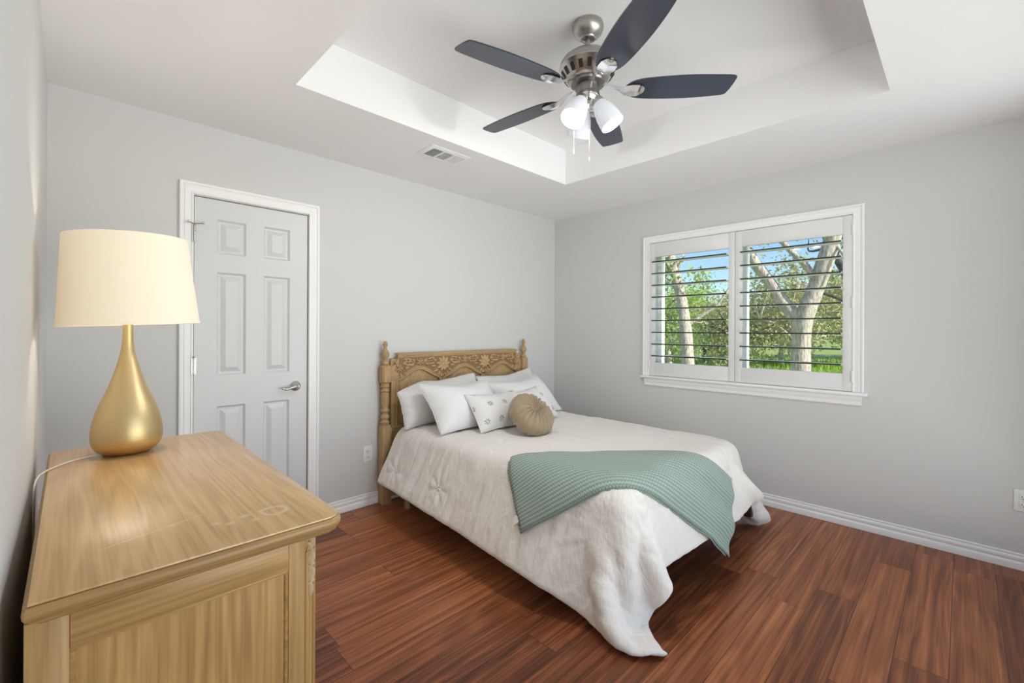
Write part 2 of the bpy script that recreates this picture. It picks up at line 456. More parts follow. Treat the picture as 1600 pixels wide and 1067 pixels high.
def obj(name, bm, m, parent=None, smooth=None, mods=None):
    """links the shapes of bm (world coordinates) as ONE mesh object"""
    bmesh.ops.recalc_face_normals(bm, faces=bm.faces[:])
    if parent is not None:
        off = root_of(parent).location
        bmesh.ops.translate(bm, vec=-off, verts=bm.verts[:])
    me = bpy.data.meshes.new(name); bm.to_mesh(me); bm.free()
    for mm in ([m] if isinstance(m, str) else m): me.materials.append(MT[mm])
    if smooth is not None:
        me.polygons.foreach_set('use_smooth', [True]*len(me.polygons))
        if smooth < 180:
            try: me.set_sharp_from_angle(angle=math.radians(smooth))
            except Exception: pass
    o = bpy.data.objects.new(name, me); C.objects.link(o)
    if parent is not None: o.parent = parent
    return o
def tag(o, label, cat, group=None, kind=None):
    o['label'] = label; o['category'] = cat
    if group: o['group'] = group
    if kind: o['kind'] = kind
    return o
def thing(name, loc, label, cat, group=None):
    o = bpy.data.objects.new(name, None); o.empty_display_size = .1
    C.objects.link(o); o.location = loc
    return tag(o, label, cat, group)
def struct(name, bm, m, parent=None, smooth=None):
    o = obj(name, bm, m, parent, smooth)
    if parent is None: o['kind'] = 'structure'
    return o

# ------------------------------------------------------------------ room shell
T = .12
bm = new(); box(bm, -T, W+.2, FRONT-T, T, -.15, 0); struct('floor', bm, 'laminate')
DX0, DX1, DZ = .572, 1.200, 2.032         # door opening in the far wall
bm = new()
box(bm, -T, W+.2, .05, T, 0, 2.85)
box(bm, -T, DX0, 0, .05, 0, 2.85); box(bm, DX1, W+.2, 0, .05, 0, 2.85); box(bm, DX0, DX1, 0, .05, DZ, 2.85)
struct('wall_back', bm, 'wall_paint')
bm = new(); box(bm, -T, 0, FRONT-T, 0, 0, 2.85); struct('wall_left', bm, 'wall_paint')
WY0, WY1, WZ0, WZ1 = -2.54, -1.10, .885, 2.048   # window opening
XO = W+.2
bm = new()
box(bm, W, XO, FRONT-T, WY0, 0, 2.85); box(bm, W, XO, WY1, 0, 0, 2.85)
box(bm, W, XO, WY0, WY1, 0, WZ0); box(bm, W, XO, WY0, WY1, WZ1, 2.85)
struct('wall_right', bm, 'wall_paint')
FX0, FX1, FZ0, FZ1 = .35, 3.40, .12, 2.32  # opening added to let the fill lamp in
bm = new()
box(bm, 0, FX0, FRONT-T, FRONT, 0, 2.85); box(bm, FX1, W, FRONT-T, FRONT, 0, 2.85)
box(bm, FX0, FX1, FRONT-T, FRONT, 0, FZ0); box(bm, FX0, FX1, FRONT-T, FRONT, FZ1, 2.85)
struct('wall_front', bm, 'wall_paint')
TX0, TX1, TY0, TY1, TZ = .838, 2.880, -2.80, -.818, 2.712   # tray recess
bm = new()
box(bm, 0, TX0, FRONT, 0, H, 2.85); box(bm, TX1, W, FRONT, 0, H, 2.85)
box(bm, TX0, TX1, TY1, 0, H, 2.85); box(bm, TX0, TX1, FRONT, TY0, H, 2.85)
box(bm, TX0, TX1, TY0, TY1, TZ, 2.85)
bmesh.ops.remove_doubles(bm, verts=bm.verts[:], dist=1e-4)
struct('ceiling', bm, 'ceiling_paint')
bm = new(); box(bm, -3.2, W+.205, FRONT-4.6, .7, 2.85, 3.0); struct('roof_sun_block', bm, 'roof_sun_block_dark')  # unseen roof, stretched far out to block sun from the added opening

def run_profile(bm, prof, p0, p1, inward, cap=True):
    """sweep a (depth, height) profile in a straight line; depth along inward"""
    p0, p1, inw = Vector(p0), Vector(p1), Vector(inward)
    a = [bm.verts.new(p0+inw*d+Vector((0, 0, z))) for d, z in prof]
    b = [bm.verts.new(p1+inw*d+Vector((0, 0, z))) for d, z in prof]
    n = len(prof)
    for k in range(n): bm.faces.new((a[k], a[(k+1) % n], b[(k+1) % n], b[k]))
    bm.faces.new(a[::-1]); bm.faces.new(b)
BP = [(0, 0), (0, .086), (.005, .086), (.008, .083), (.008, .077), (.0055, .0745), (.0055, .0725), (.009, .069), (.011, .062), (.0115, .052),
      (.008, .045), (.008, .0425), (.013, .037), (.015, .033), (.015, 0)]
bm = new(); run_profile(bm, BP, (1.2725, 0, 0), (W, 0, 0), (0, -1, 0)); run_profile(bm, BP, (0, 0, 0), (.506, 0, 0), (0, -1, 0))
struct('baseboard_back', bm, 'trim_white', smooth=30)
bm = new(); run_profile(bm, BP, (W, -.014, 0), (W, FRONT, 0), (-1, 0, 0)); struct('baseboard_right', bm, 'trim_white', smooth=30)
bm = new(); run_profile(bm, BP, (0, -.014, 0), (0, FRONT, 0), (1, 0, 0)); struct('baseboard_left', bm, 'trim_white', smooth=30)
bm = new(); run_profile(bm, BP, (.015, FRONT, 0), (W-.015, FRONT, 0), (0, 1, 0)); struct('baseboard_front', bm, 'trim_white', smooth=30)

def frame_sweep(bm, path, prof, n0, closed=False):
    """mitred picture-frame sweep; path in a plane with normal n0; prof = (outward distance, height along n0)"""
    path = [Vector(p) for p in path]; n0 = Vector(n0); n = len(path); rings = []
    for i, p in enumerate(path):
        d1 = (p-path[i-1]).normalized() if (i > 0 or closed) else None
        d2 = (path[(i+1) % n]-p).normalized() if (i < n-1 or closed) else None
        d1 = d1 or d2; d2 = d2 or d1
        o1, o2 = n0.cross(d1), n0.cross(d2)
        m = (o1+o2); m = m/max(m.dot(o1), 1e-6)
        rings.append([bm.verts.new(p+m*a+n0*h) for a, h in prof])
    k = len(prof)
    for i in range(n if closed else n-1):
        a, b = rings[i], rings[(i+1) % n]
        for j in range(k): bm.faces.new((a[j], a[(j+1) % k], b[(j+1) % k], b[j]))
    if not closed:
        bm.faces.new(rings[0][::-1]); bm.faces.new(rings[-1])
CP = [(0, 0), (0, .012), (.004, .0155), (.010, .0155), (.013, .012), (.020, .0125), (.030, .0155), (.042, .0165), (.046, .0125), (.050, .0125), (.053, .0185), (.062, .0205), (.067, .017), (.067, 0)]
bm = new()
frame_sweep(bm, [(DX0+.0, 0, 0), (DX0, 0, DZ+.004), (DX1, 0, DZ+.004), (DX1, 0, 0)], [(-a if False else a, h) for a, h in CP], (0, -1, 0))
struct('trim_1', bm, 'trim_white', smooth=25)

# closet door: six raised panels, hung in the opening
def panel_door():
    bm = new()
    x0, x1, z0, z1, yf, yb = DX0+.005, DX1-.005, .010, DZ-.005, .004, .038
    cols = [(.686, .836), (.934, 1.086)]; rows = [(.245, .826), (1.005, 1.608), (1.715, 1.915)]
    xs = sorted({x0, x1, *[v for c in cols for v in c]}); zs = sorted({z0, z1, *[v for r in rows for v in r]})
    g = {}
    def V(x, y, z):
        k = (round(x, 5), round(y, 5), round(z, 5))
        if k not in g: g[k] = bm.verts.new((x, y, z))
        return g[k]
    for i in range(len(xs)-1):
        for j in range(len(zs)-1):
            a, b, c, d = xs[i], xs[i+1], zs[j], zs[j+1]
            if (a, b) in cols and (c, d) in rows:
                rings = []
                for ins, dep in ((0, 0), (.004, .005), (.011, .012), (.020, .0125), (.044, .002), (.046, .0012)):
                    rings.append([V(a+ins, yf+dep, c+ins), V(b-ins, yf+dep, c+ins), V(b-ins, yf+dep, d-ins), V(a+ins, yf+dep, d-ins)])
                for r, q in zip(rings, rings[1:]):
                    for k in range(4): bm.faces.new((r[k], r[(k+1) % 4], q[(k+1) % 4], q[k]))
                bm.faces.new(rings[-1])
            else:
                bm.faces.new((V(a, yf, c), V(b, yf, c), V(b, yf, d), V(a, yf, d)))
    # edges and back
    fr = [V(x0, yf, z0), V(x1, yf, z0), V(x1, yf, z1), V(x0, yf, z1)]
    bk = [V(x0, yb, z0), V(x1, yb, z0), V(x1, yb, z1), V(x0, yb, z1)]
    bm.faces.new(bk[::-1])
    def rim(vals, mk, A0, A1, B0, B1):
        line = [mk(v) for v in vals]
        bm.faces.new(line + [B1, B0])
    bm.faces.new([V(x, yf, z0) for x in xs][::-1] + [bk[0], bk[1]]); bm.faces.new([V(x, yf, z1) for x in xs] + [bk[2], bk[3]])
    bm.faces.new([V(x0, yf, z) for z in zs] + [bk[3], bk[0]]); bm.faces.new([V(x1, yf, z) for z in zs][::-1] + [bk[1], bk[2]])
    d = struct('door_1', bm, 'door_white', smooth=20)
    # lever handle
    bm = new()
    lathe(bm, [(.0, 0), (.031, 0), (.032, .004), (.028, .010), (.018, .016), (.0115, .020), (.0105, .045), (.0, .046)], 28,
          Matrix.Translation((1.123, yf, .909)) @ Matrix.Rotation(PI/2, 4, 'X'))
    pts = spline([(1.123, yf-.043, .909), (1.105, yf-.05, .911), (1.08, yf-.05, .904), (1.055, yf-.047, .897), (1.037, yf-.044, .902), (1.030, yf-.043, .909)], 20)
    tube(bm, pts, [.010]*6+[.0085]*8+[.007]*6+[.005], 10)
    obj('door_handle', bm, 'nickel', d, 60)
    for z, stop in ((1.812, 1), (1.067, 0), (.24, 0)):
        bm = new()
        for k in range(5): lathe(bm, [(.0062, 0), (.0062, .0175)], 12, Matrix.Translation((DX0+.001, -.0225, z-.046+k*.0186)))
        box(bm, DX0-.010, DX0+.001, -.021, -.018, z-.046, z+.046); box(bm, DX0+.001, DX0+.014, -.004, yf, z-.046, z+.046)
        lathe(bm, [(.004, 0), (.006, .004), (.003, .010), (0, .011)], 10, Matrix.Translation((DX0+.001, -.0225, z+.047)))
        hg = obj('hinge', bm, 'nickel', d, 40)
        if stop:   # hinge-pin door stop with two rubber-tipped arms
            bm = new()
            tube(bm, [(DX0-.026, -.040, z+.060), (DX0-.012, -.033, z+.056), (DX0+.001, -.0225, z+.055), (DX0+.020, -.034, z+.056), (DX0+.036, -.040, z+.060)], .0032, 8)
            for xx in (DX0-.029, DX0+.039): lathe(bm, [(.0, -.006), (.007, -.005), (.007, .005), (0, .006)], 12, Matrix.Translation((xx, -.041, z+.0605)) @ Matrix.Rotation(PI/2, 4, 'Y'))
            obj('hinge_stop', bm, 'nickel', hg, 50)
    bm = new(); box(bm, DX1-.0045, DX1-.0015, -.0002, .012, .885, .945); obj('latch', bm, 'nickel_dark', d)
    return d
panel_door()

# ------------------------------------------------------------------ window, casing, stool
def window_unit(n, xa, xb, y0, y1, z0, z1, axis):
    """vinyl two-lite window; axis 0: in the x-facing wall"""
    def bb(bm, d0, d1, a0, a1, c0, c1):
        if axis == 0: box(bm, d0, d1, a0, a1, c0, c1, .004)
        else: box(bm, a0, a1, d0, d1, c0, c1, .004)
    f = .04; mid = (y0+y1)/2-.01
    bm = new()
    bb(bm, xa, xb, y0, y0+f, z0, z1); bb(bm, xa, xb, y1-f, y1, z0, z1); bb(bm, xa, xb, y0+f, y1-f, z0, z0+f); bb(bm, xa, xb, y0+f, y1-f, z1-f, z1)
    bb(bm, xa+.005, xb, mid-.022, mid+.022, z0+f, z1-f)
    w = struct('window_%d' % n, bm, 'vinyl_white', smooth=30)
    for a, b in ((y0+f, mid-.022), (mid+.022, y1-f)):
        bm = new(); d = (xa+xb)/2
        if axis == 0: box(bm, d-.002, d+.002, a, b, z0+f, z1-f)
        else: box(bm, a, b, d-.002, d+.002, z0+f, z1-f)
        obj('pane', bm, 'window_glass', w)
    return w
window_unit(1, W+.135, XO, WY0, WY1, WZ0, WZ1, 0)
# frame of the invented opening for the fill lamp, unseen and unglazed
bm = new()
f = .05
box(bm, FX0, FX0+f, FRONT-.1, FRONT-.04, FZ0, FZ1, .004); box(bm, FX1-f, FX1, FRONT-.1, FRONT-.04, FZ0, FZ1, .004)
box(bm, FX0+f, FX1-f, FRONT-.1, FRONT-.04, FZ0, FZ0+f, .004); box(bm, FX0+f, FX1-f, FRONT-.1, FRONT-.04, FZ1-f, FZ1, .004)
struct('window_2', bm, 'vinyl_white')  # added unseen frame of the fill lamp's opening, not a real window
bm = new()
WCP = [(a*.92, h) for a, h in CP]
# right side, top, left side of the casing (walk so that outward is away from the opening)
frame_sweep(bm, [(W, WY1, WZ0), (W, WY1, WZ1), (W, WY0, WZ1), (W, WY0, WZ0)], WCP, (-1, 0, 0))
struct('trim_2', bm, 'trim_white', smooth=25)
bm = new()
box(bm, W-.034, W+.135, -2.622, -1.018, .862, .884, .006, 3)
SP = [(0, 0), (0, .065), (.019, .065), (.019, .040), (.015, .033), (.012, .020), (.014, .008), (.011, 0)]
run_profile(bm, SP, (W, -1.055, .797), (W, -2.590, .797), (-1, 0, 0))
struct('trim_3', bm, 'trim_white', smooth=30)

# ------------------------------------------------------------------ plantation shutters
def shutter(y0, y1, s0, s1, label, hinge_y):
    t = thing('shutter_panel', (W+.003, (y0+y1)/2, .887), label, 'shutter', None)
    xa, xb, z0, z1 = W-.012, W+.016, .887, 2.045
    oz0, oz1 = 1.0015, 1.924
    for a, b in ((y0, y0+s0), (y1-s1, y1)):
        bm = new(); box(bm, xa, xb, a, b, z0, z1, .003); obj('stile', bm, 'shutter_white', t, 30)
    bm = new(); box(bm, xa+.001, xb-.001, y0+s0, y1-s1, z0, oz0, .002); obj('bottom_rail', bm, 'shutter_white', t, 30)
    bm = new(); box(bm, xa+.001, xb-.001, y0+s0, y1-s1, oz1, z1, .002); obj('top_rail', bm, 'shutter_white', t, 30)
    xc = W+.002
    for k in range(9):
        z = 1.062+k*.1017
        bm = new(); n = 16
        ell = [(xc+.056*math.cos(2*PI*i/n), z+.0052*math.sin(2*PI*i/n)) for i in range(n)]
        prism(bm, ell, 1, y0+s0+.002, y1-s1-.002)
        lv = obj('louver', bm, 'shutter_white', t, 60)
        bm = new()   # added dark bead: backlit shade along the white louver's front lip
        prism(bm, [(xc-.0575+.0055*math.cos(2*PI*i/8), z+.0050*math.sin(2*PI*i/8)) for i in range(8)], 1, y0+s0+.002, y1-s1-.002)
        obj('lip_shade', bm, 'louver_lip_shade', lv, 60)
    for z in (.985, 1.47, 1.95):
        bm = new(); box(bm, xa-.003, xa+.004, hinge_y-.008, hinge_y+.008, z-.036, z+.036, .002)
        lathe(bm, [(.0045, -.037), (.0045, .037)], 10, Matrix.Translation((xa-.003, hinge_y, z)))
        obj('hinge', bm, 'shutter_white', t, 40)
shutter(-1.8125, -1.101, .0455, .042, 'white shutter panel nearer the bed, nine open louvers, hinged at its left', -1.099)
shutter(-2.5395, -1.8150, .051, .048, 'white shutter panel farther from the bed, nine open louvers, hinged at its right', -2.541)

# ------------------------------------------------------------------ outlets, ceiling register
def outlet(loc, rot, label):
    t = thing('wall_outlet', loc, label, 'outlet', None)
    m = Matrix.Translation(loc) @ Matrix.Rotation(rot, 4, 'Z')     # local: x right, -y into the room, z up
    bm = new(); box(bm, -.0365, .0365, -.006, 0, -.059, .059, .0035, 3, m)
    p = obj('plate', bm, 'outlet_white', t, 40)
    for s in (-1, 1):
        bm = new(); box(bm, -.017, .017, -.0085, -.004, s*.0205-.0145, s*.0205+.0145, .004, 3, m)
        r = obj('receptacle', bm, 'outlet_white', t, 40)
        bm = new()
        for xx, hh in ((-.0065, .0045), (.0065, .0035)): box(bm, xx-.0012, xx+.0012, -.0092, -.0080, s*.0205+.002-hh, s*.0205+.002+hh, 0, 1, m)
        lathe(bm, [(.0026, 0), (.0026, .0012)], 10, m @ Matrix.Translation((0, -.0080, s*.0205-.008)) @ Matrix.Rotation(PI/2, 4, 'X'))
        obj('slots', bm, 'slot_dark', r)
    bm = new(); lathe(bm, [(.003, 0), (.002, .001)], 10, m @ Matrix.Translation((0, -.006, 0)) @ Matrix.Rotation(PI/2, 4, 'X')); obj('screw', bm, 'nickel', t)
outlet((1.6245, 0, .374), 0, 'white duplex outlet on the wall between closet door and headboard')
outlet((W, -3.2835, .372), -PI/2, 'white duplex outlet on the window wall, far right above the baseboard')
def register():
    x0, x1, y0, y1 = 1.690, 2.000, -.712, -.522
    t = thing('ceiling_register', ((x0+x1)/2, (y0+y1)/2, H), 'white air register set in the low ceiling beside the tray edge', 'vent', None)
    bm = new()
    frame_sweep(bm, [(x0+.03, y0+.03, H), (x1-.03, y0+.03, H), (x1-.03, y1-.03, H), (x0+.03, y1-.03, H)], [(0, 0), (0, .009), (.004, .010), (.030, .002), (.030, 0)], (0, 0, -1), True)
    for xx in (x0+.115, x0+.195): box(bm, xx-.005, xx+.005, y0+.03, y1-.03, H-.009, H-.001)
    obj('frame', bm, 'trim_white', t, 30)
    bm = new(); box(bm, x0+.03, x1-.03, y0+.03, y1-.03, H-.0015, H-.0005); obj('throat', bm, 'register_grey', t)
    for a, b, tilt in ((x0+.031, x0+.110, .9), (x0+.120, x0+.190, .0), (x0+.200, x1-.031, -.75)):
        n = 7
        for k in range(n):
            bm = new()
            if tilt:
                xx = a+(k+.5)*(b-a)/n
                box(bm, -.006, .006, y0+.032-(y0+y1)/2, y1-.032-(y0+y1)/2, -.0006, .0006, 0, 1, Matrix.Translation((xx, (y0+y1)/2, H-.0055)) @ Matrix.Rotation(-tilt, 4, 'Y'))
            else:
                yy = y0+.03+(k+.5)*(y1-y0-.06)/n
                box(bm, a, b, -.006, .006, -.0006, .0006, 0, 1, Matrix.Translation((0, yy, H-.0055)) @ Matrix.Rotation(.8, 4, 'X'))
            obj('vane', bm, 'trim_white', t)
register()

# ------------------------------------------------------------------ ceiling fan
def fan():
    fx, fy = 1.80, -1.81
    t = thing('ceiling_fan', (fx, fy, TZ), 'brushed nickel ceiling fan with five dark blades and three lit white shades', 'ceiling fan', None)
    A = Matrix.Translation((fx, fy, 0))
    bm = new(); lathe(bm, [(.070, TZ-.001), (.073, TZ-.012), (.0725, TZ-.024), (.066, TZ-.040), (.054, TZ-.054), (.040, TZ-.064), (.034, TZ-.068), (.033, TZ-.071), (.027, TZ-.071), (.024, TZ-.064)], 40, A)
    cp = obj('canopy', bm, 'nickel_brushed', t, 40)
    for a in (.6, 2.7, 4.8):
        bm = new(); lathe(bm, [(0, -.001), (.004, 0), (.003, .003), (0, .0035)], 10, A @ Matrix.Rotation(a, 4, 'Z') @ Matrix.Translation((.0725, 0, TZ-.018)) @ Matrix.Rotation(PI/2, 4, 'Y'))
        obj('screw', bm, 'nickel', cp)
    bm = new(); lathe(bm, [(.0125, TZ-.066), (.0125, 2.580)], 20, A); obj('downrod', bm, 'nickel_brushed', t, 40)
    bm = new(); lathe(bm, [(.0, 2.588), (.024, 2.587), (.030, 2.583), (.060, 2.576), (.092, 2.562), (.115, 2.544), (.128, 2.525), (.132, 2.512), (.132, 2.508), (.126, 2.506), (.0, 2.506)], 56, A)
    obj('motor_dome', bm, 'nickel_brushed', t, 40)
    bm = new(); lathe(bm, [(.118, 2.507), (.134, 2.506), (.136, 2.500), (.131, 2.494), (.128, 2.491), (.100, 2.450), (.092, 2.446), (.084, 2.442), (.075, 2.440), (.0, 2.440)], 56, A)
    hs = obj('motor_housing', bm, 'nickel', t, 40)
    for k in range(18):
        a = 2*PI*k/18
        bm = new(); m = A @ Matrix.Rotation(a, 4, 'Z') @ Matrix.Translation((.1142, 0, 2.4708)) @ Matrix.Rotation(.60, 4, 'Y')
        box(bm, -.004, .0035, -.0095, .0095, -.0175, .0175, .002, 2, m)
        obj('vent_slot', bm, 'slot_dark', hs)
    bm = new(); lathe(bm, [(.080, 2.441), (.082, 2.436), (.078, 2.428), (.060, 2.424), (.0, 2.424)], 48, A); obj('flywheel', bm, 'nickel_dark', t, 40)
    # blades
    for k in range(5):
        a = math.radians(166.3+72*k)
        R = A @ Matrix.Rotation(a, 4, 'Z') @ Matrix.Translation((0, 0, 2.402)) @ Matrix.Rotation(-math.radians(10), 4, 'X')
        tops = [(.170, .012), (.180, .028), (.198, .046), (.225, .058), (.27, .066), (.36, .072), (.46, .0735), (.55, .069), (.61, .063), (.632, .058), (.640, .050)]
        up = [Vector((r, h, 0)) for r, h in tops]; lo = [Vector((r+(.014 if r > .6 else 0), -h, 0)) for r, h in tops]
        tip = [Vector((.648, .02, 0)), Vector((.653, -.02, 0))]
        out = spline(up, 30)+tip+spline(lo, 30)[::-1]
        bm = new(); th = .0028
        Aa = [bm.verts.new(p+Vector((0, 0, th))) for p in out]; Bb = [bm.verts.new(p-Vector((0, 0, th))) for p in out]; n = len(out)
        bm.faces.new(Aa); bm.faces.new(Bb[::-1])
        for j in range(n): bm.faces.new((Aa[j], Bb[j], Bb[(j+1) % n], Aa[(j+1) % n]))
        bmesh.ops.transform(bm, matrix=R, verts=bm.verts[:])
        bl = obj('blade', bm, 'blade_navy', t, 30)
        # leaf-shaped iron under the root, with a centre crease
        st = [(.062, .014, 2.431, .006), (.085, .011, 2.429, .005), (.110, .010, 2.421, .005), (.140, .017, 2.408, .006), (.165, .028, 2.3955, .008), (.198, .038, 2.3925, .009), (.230, .036, 2.393, .008), (.252, .022, 2.395, .004), (.260, .008, 2.397, .001)]
        bm = new(); Rz = A @ Matrix.Rotation(a, 4, 'Z'); rings = []
        for r, h, z, c in st:
            pit = math.tan(math.radians(10))*min(max((r-.10)/.07, 0), 1)
            sec = [(h, 0), (h*.55, -c*.35), (0, -c), (-h*.55, -c*.35), (-h, 0), (-h*.5, .003), (h*.5, .003)]
            rings.append([bm.verts.new(Rz @ Vector((r, y, z+dz-y*pit))) for y, dz in sec])
        for p, q in zip(rings, rings[1:]):
            for j in range(7): bm.faces.new((p[j], p[(j+1) % 7], q[(j+1) % 7], q[j]))
        bm.faces.new(rings[0][::-1]); bm.faces.new(rings[-1])
        obj('blade_iron', bm, 'chrome', bl, 25)
    # switch housing and light kit
    bm = new(); lathe(bm, [(.050, 2.426), (.0535, 2.422), (.0535, 2.384), (.056, 2.381), (.056, 2.376), (.050, 2.372), (.0, 2.372)], 44, A); obj('switch_housing', bm, 'nickel_dark', t, 35)
    bm = new(); lathe(bm, [(.052, 2.373), (.050, 2.362), (.042, 2.348), (.030, 2.338), (.016, 2.332), (.011, 2.322), (.008, 2.312), (0, 2.309)], 36, A); obj('light_fitter', bm, 'chrome', t, 40)
    for az in (60, 180, -60):
        a = math.radians(az)
        D = A @ Matrix.Rotation(a, 4, 'Z') @ Matrix.Translation((.050, 0, 2.345)) @ Matrix.Rotation(PI-math.radians(27), 4, 'Y')
        D = A @ Matrix.Rotation(a, 4, 'Z') @ Matrix.Translation((.046, 0, 2.346)) @ Matrix.Rotation(math.radians(180-31), 4, 'Y')
        bm = new(); lathe(bm, [(.012, -.030), (.016, -.018), (.026, -.008), (.0285, .002), (.0285, .014), (.024, .016), (0, .016)], 28, D); obj('shade_holder', bm, 'nickel', t, 40)
        prof = [(.0265, .006), (.031, .016), (.0395, .034), (.0465, .056), (.0515, .080), (.0545, .105), (.0555, .128), (.0548, .1335), (.0530, .1335), (.0528, .128), (.0518, .105), (.0488, .080), (.0438, .056), (.0368, .034), (.028, .018)]
        bm = new(); lathe(bm, prof, 40, D, False, False); sh = obj('lamp_shade', bm, 'opal_glass', t, 60)
        bm = new(); lathe(bm, [(.0, .016), (.012, .018), (.013, .040), (.022, .060), (.0275, .078), (.026, .094), (.016, .106), (0, .110)], 24, D); obj('bulb', bm, 'bulb_lit', sh, 180)
        p = D @ Vector((0, 0, .124))
        lamp('fan_light', 'POINT', p, FAN_W, (1, .985, .965), shadow_soft_size=.028)
    for dx, dy, z0, z1 in ((-.036, -.036, 2.375, 2.052), (-.058, .036, 2.375, 2.098)):
        bm = new(); tube(bm, [(fx+dx, fy+dy, z0), (fx+dx, fy+dy, z1+.02)], .0011, 6)
        z = z1+.02
        while z < 2.34: lathe(bm, [(0, -.0016), (.0019, 0), (0, .0016)], 6, Matrix.Translation((fx+dx, fy+dy, z))); z += .006
        pc = obj('pull_chain', bm, 'nickel', t, 60)
        bm = new(); lathe(bm, [(0, z1), (.0024, z1+.003), (.0020, z1+.016), (.0012, z1+.021), (0, z1+.022)], 10, Matrix.Translation((fx+dx, fy+dy, 0))); obj('pull', bm, 'tag_white', pc, 60)
fan()

# ------------------------------------------------------------------ dresser
DT = .85
def dresser():
    x0, x1, y0, y1 = .030, .497, -2.010, -.862       # carcass; fronts face +x
    t = thing('dresser', (.26, -1.44, 0), 'worn light oak dresser against the left wall, carved corner post and moulded top', 'dresser', None)
    def outline(ins, x0=.028, x1=.540, y0=-2.038, y1=-.826):
        r = .036; pts = []
        for cx, cy, a0, rr in ((x1, y0, -90, r), (x1, y1, 0, r), (x0, y1, 90, .006), (x0, y0, 180, .006)):
            ccx = cx-rr if cx == x1 else cx+rr; ccy = cy+rr if cy == y0 else cy-rr
            for k in range(9):
                a = math.radians(a0+90*k/8); q = max(rr-ins, .0005)
                sx = (rr-ins-q); 
                pts.append((ccx+(q+min(sx, 0))*math.cos(a) if rr-ins > 0 else (cx-ins if cx == x1 else cx+ins), ccy+(q+min(sx, 0))*math.sin(a) if rr-ins > 0 else (cy+ins if cy == y0 else cy-ins)))
        return pts
    bm = new(); rings = []
    MO = [(.030, DT-.006), (.0085, DT-.0055), (.004, DT-.0065), (.001, DT-.010), (0, DT-.016), (.0008, DT-.022), (.004, DT-.028), (.008, DT-.031), (.009, DT-.035), (.016, DT-.038), (.020, DT-.042), (.030, DT-.042)]
    for ins, z in ((.0085, DT), (.0072, DT-.0006), (.0066, DT-.002), (.0066, DT-.0045), (.010, DT-.0055)):
        rings.append([bm.verts.new((px, py, z)) for px, py in outline(ins)])
    n = len(rings[0])
    for p, q in zip(rings, rings[1:]):
        for k in range(n): bm.faces.new((p[k], p[(k+1) % n], q[(k+1) % n], q[k]))
    bm.faces.new(rings[0][::-1]); bm.faces.new(rings[-1])
    tp = obj('top', bm, 'oak_top', t, 30)
    bm = new(); rings = []
    for ins, z in MO: rings.append([bm.verts.new((px, py, z)) for px, py in outline(ins)])
    for p, q in zip(rings, rings[1:]+rings[:1]):
        for k in range(n): bm.faces.new((p[k], p[(k+1) % n], q[(k+1) % n], q[k]))
    obj('edge_moulding', bm, 'oak_edge', tp, 40)
    zb, zt = .10, DT-.041
    # carcass core with recessed ends
    bm = new(); box(bm, x0+.012, x1-.03, y0+.016, y1-.016, zb, zt); obj('carcass', bm, 'oak_dresser', t)
    for ye, s in ((y0, 1), (y1, -1)):
        a, b = (ye, ye+.02) if s > 0 else (ye-.02, ye)
        bm = new(); box(bm, x0, x0+.052, a, b, .04, zt, .002); obj('end_stile', bm, 'oak_z', t, 30)
        bm = new(); box(bm, x0+.052, x1-.072, a+.001, b-.001, zt-.062, zt, .002); r = obj('end_rail', bm, 'oak_dresser_rail', t, 30)
        bm = new(); box(bm, x0+.052, x1-.072, a+.001, b-.001, .10, .17, .002); obj('end_rail', bm, 'oak_dresser_rail', t, 30)
        bm = new(); box(bm, x0+.052, x1-.072, (a+.010) if s > 0 else a, b if s > 0 else b-.010, .17, zt-.062)
        # bead round the sunk panel
        pl = obj('end_panel', bm, 'oak_dresser', t)
        bm = new(); yy = a+.010 if s > 0 else b-.010
        P4 = [(x0+.052, yy, .17), (x1-.072, yy, .17), (x1-.072, yy, zt-.062), (x0+.052, yy, zt-.062)]
        frame_sweep(bm, P4[::-1] if s > 0 else P4, [(-.008, 0), (-.006, .005), (-.002, .007), (0, .006), (0, 0)], (0, -s, 0), True)
        obj('panel_bead', bm, 'oak_dresser_rail', pl, 40)
        # canted corner post with reeded grooves
        c = .040
        poly = [(x1-.072, ye+s*.001), (x1-c, ye+s*.001), (x1, ye+s*c), (x1, ye+s*.075), (x1-.072, ye+s*.075)]
        bm = new(); prism(bm, poly, 2, .04, zt); po = obj('corner_post', bm, 'oak_z', t, 20)
        # carving lies on the canted face
        cen = Vector((x1-c/2, ye+s*c/2, 0)); nrm = Vector((1, -s, 0)).normalized(); tan = Vector((1, s, 0)).normalized()
        bm = new()
        for o in (-.021, -.0155, .0155, .021): tube(bm, [cen+tan*o+nrm*.001+Vector((0, 0, .12)), cen+tan*o+nrm*.001+Vector((0, 0, zt-.035))], .0022, 6)
        for o in (-.018, .018): tube(bm, spline([cen+tan*o+nrm*.001+Vector((0, 0, zt-.035)), cen+tan*o*.6+nrm*.001+Vector((0, 0, zt-.022)), cen+nrm*.001+Vector((0, 0, zt-.014))], 8), .0022, 6)
        obj('reeding', bm, 'oak_z', po, 60)
        bm = new(); zc = zt-.075
        def leafp(base, tip, wdt, dep):
            d = (tip-base); ln = d.length; d.normalize(); sd = d.cross(nrm)
            rr = []
            for k in range(7):
                f = k/6; w = wdt*math.sin(PI*min(f*.92+.08, 1))**.8
                h = dep*(math.sin(PI*f)*.7+.3)
                c0 = base+d*ln*f
                rr.append([bm.verts.new(c0+sd*w), bm.verts.new(c0+sd*w*.5+nrm*h), bm.verts.new(c0+nrm*h*.55), bm.verts.new(c0-sd*w*.5+nrm*h), bm.verts.new(c0-sd*w)])
            for p, q in zip(rr, rr[1:]):
                for j in range(4): bm.faces.new((p[j], p[j+1], q[j+1], q[j]))
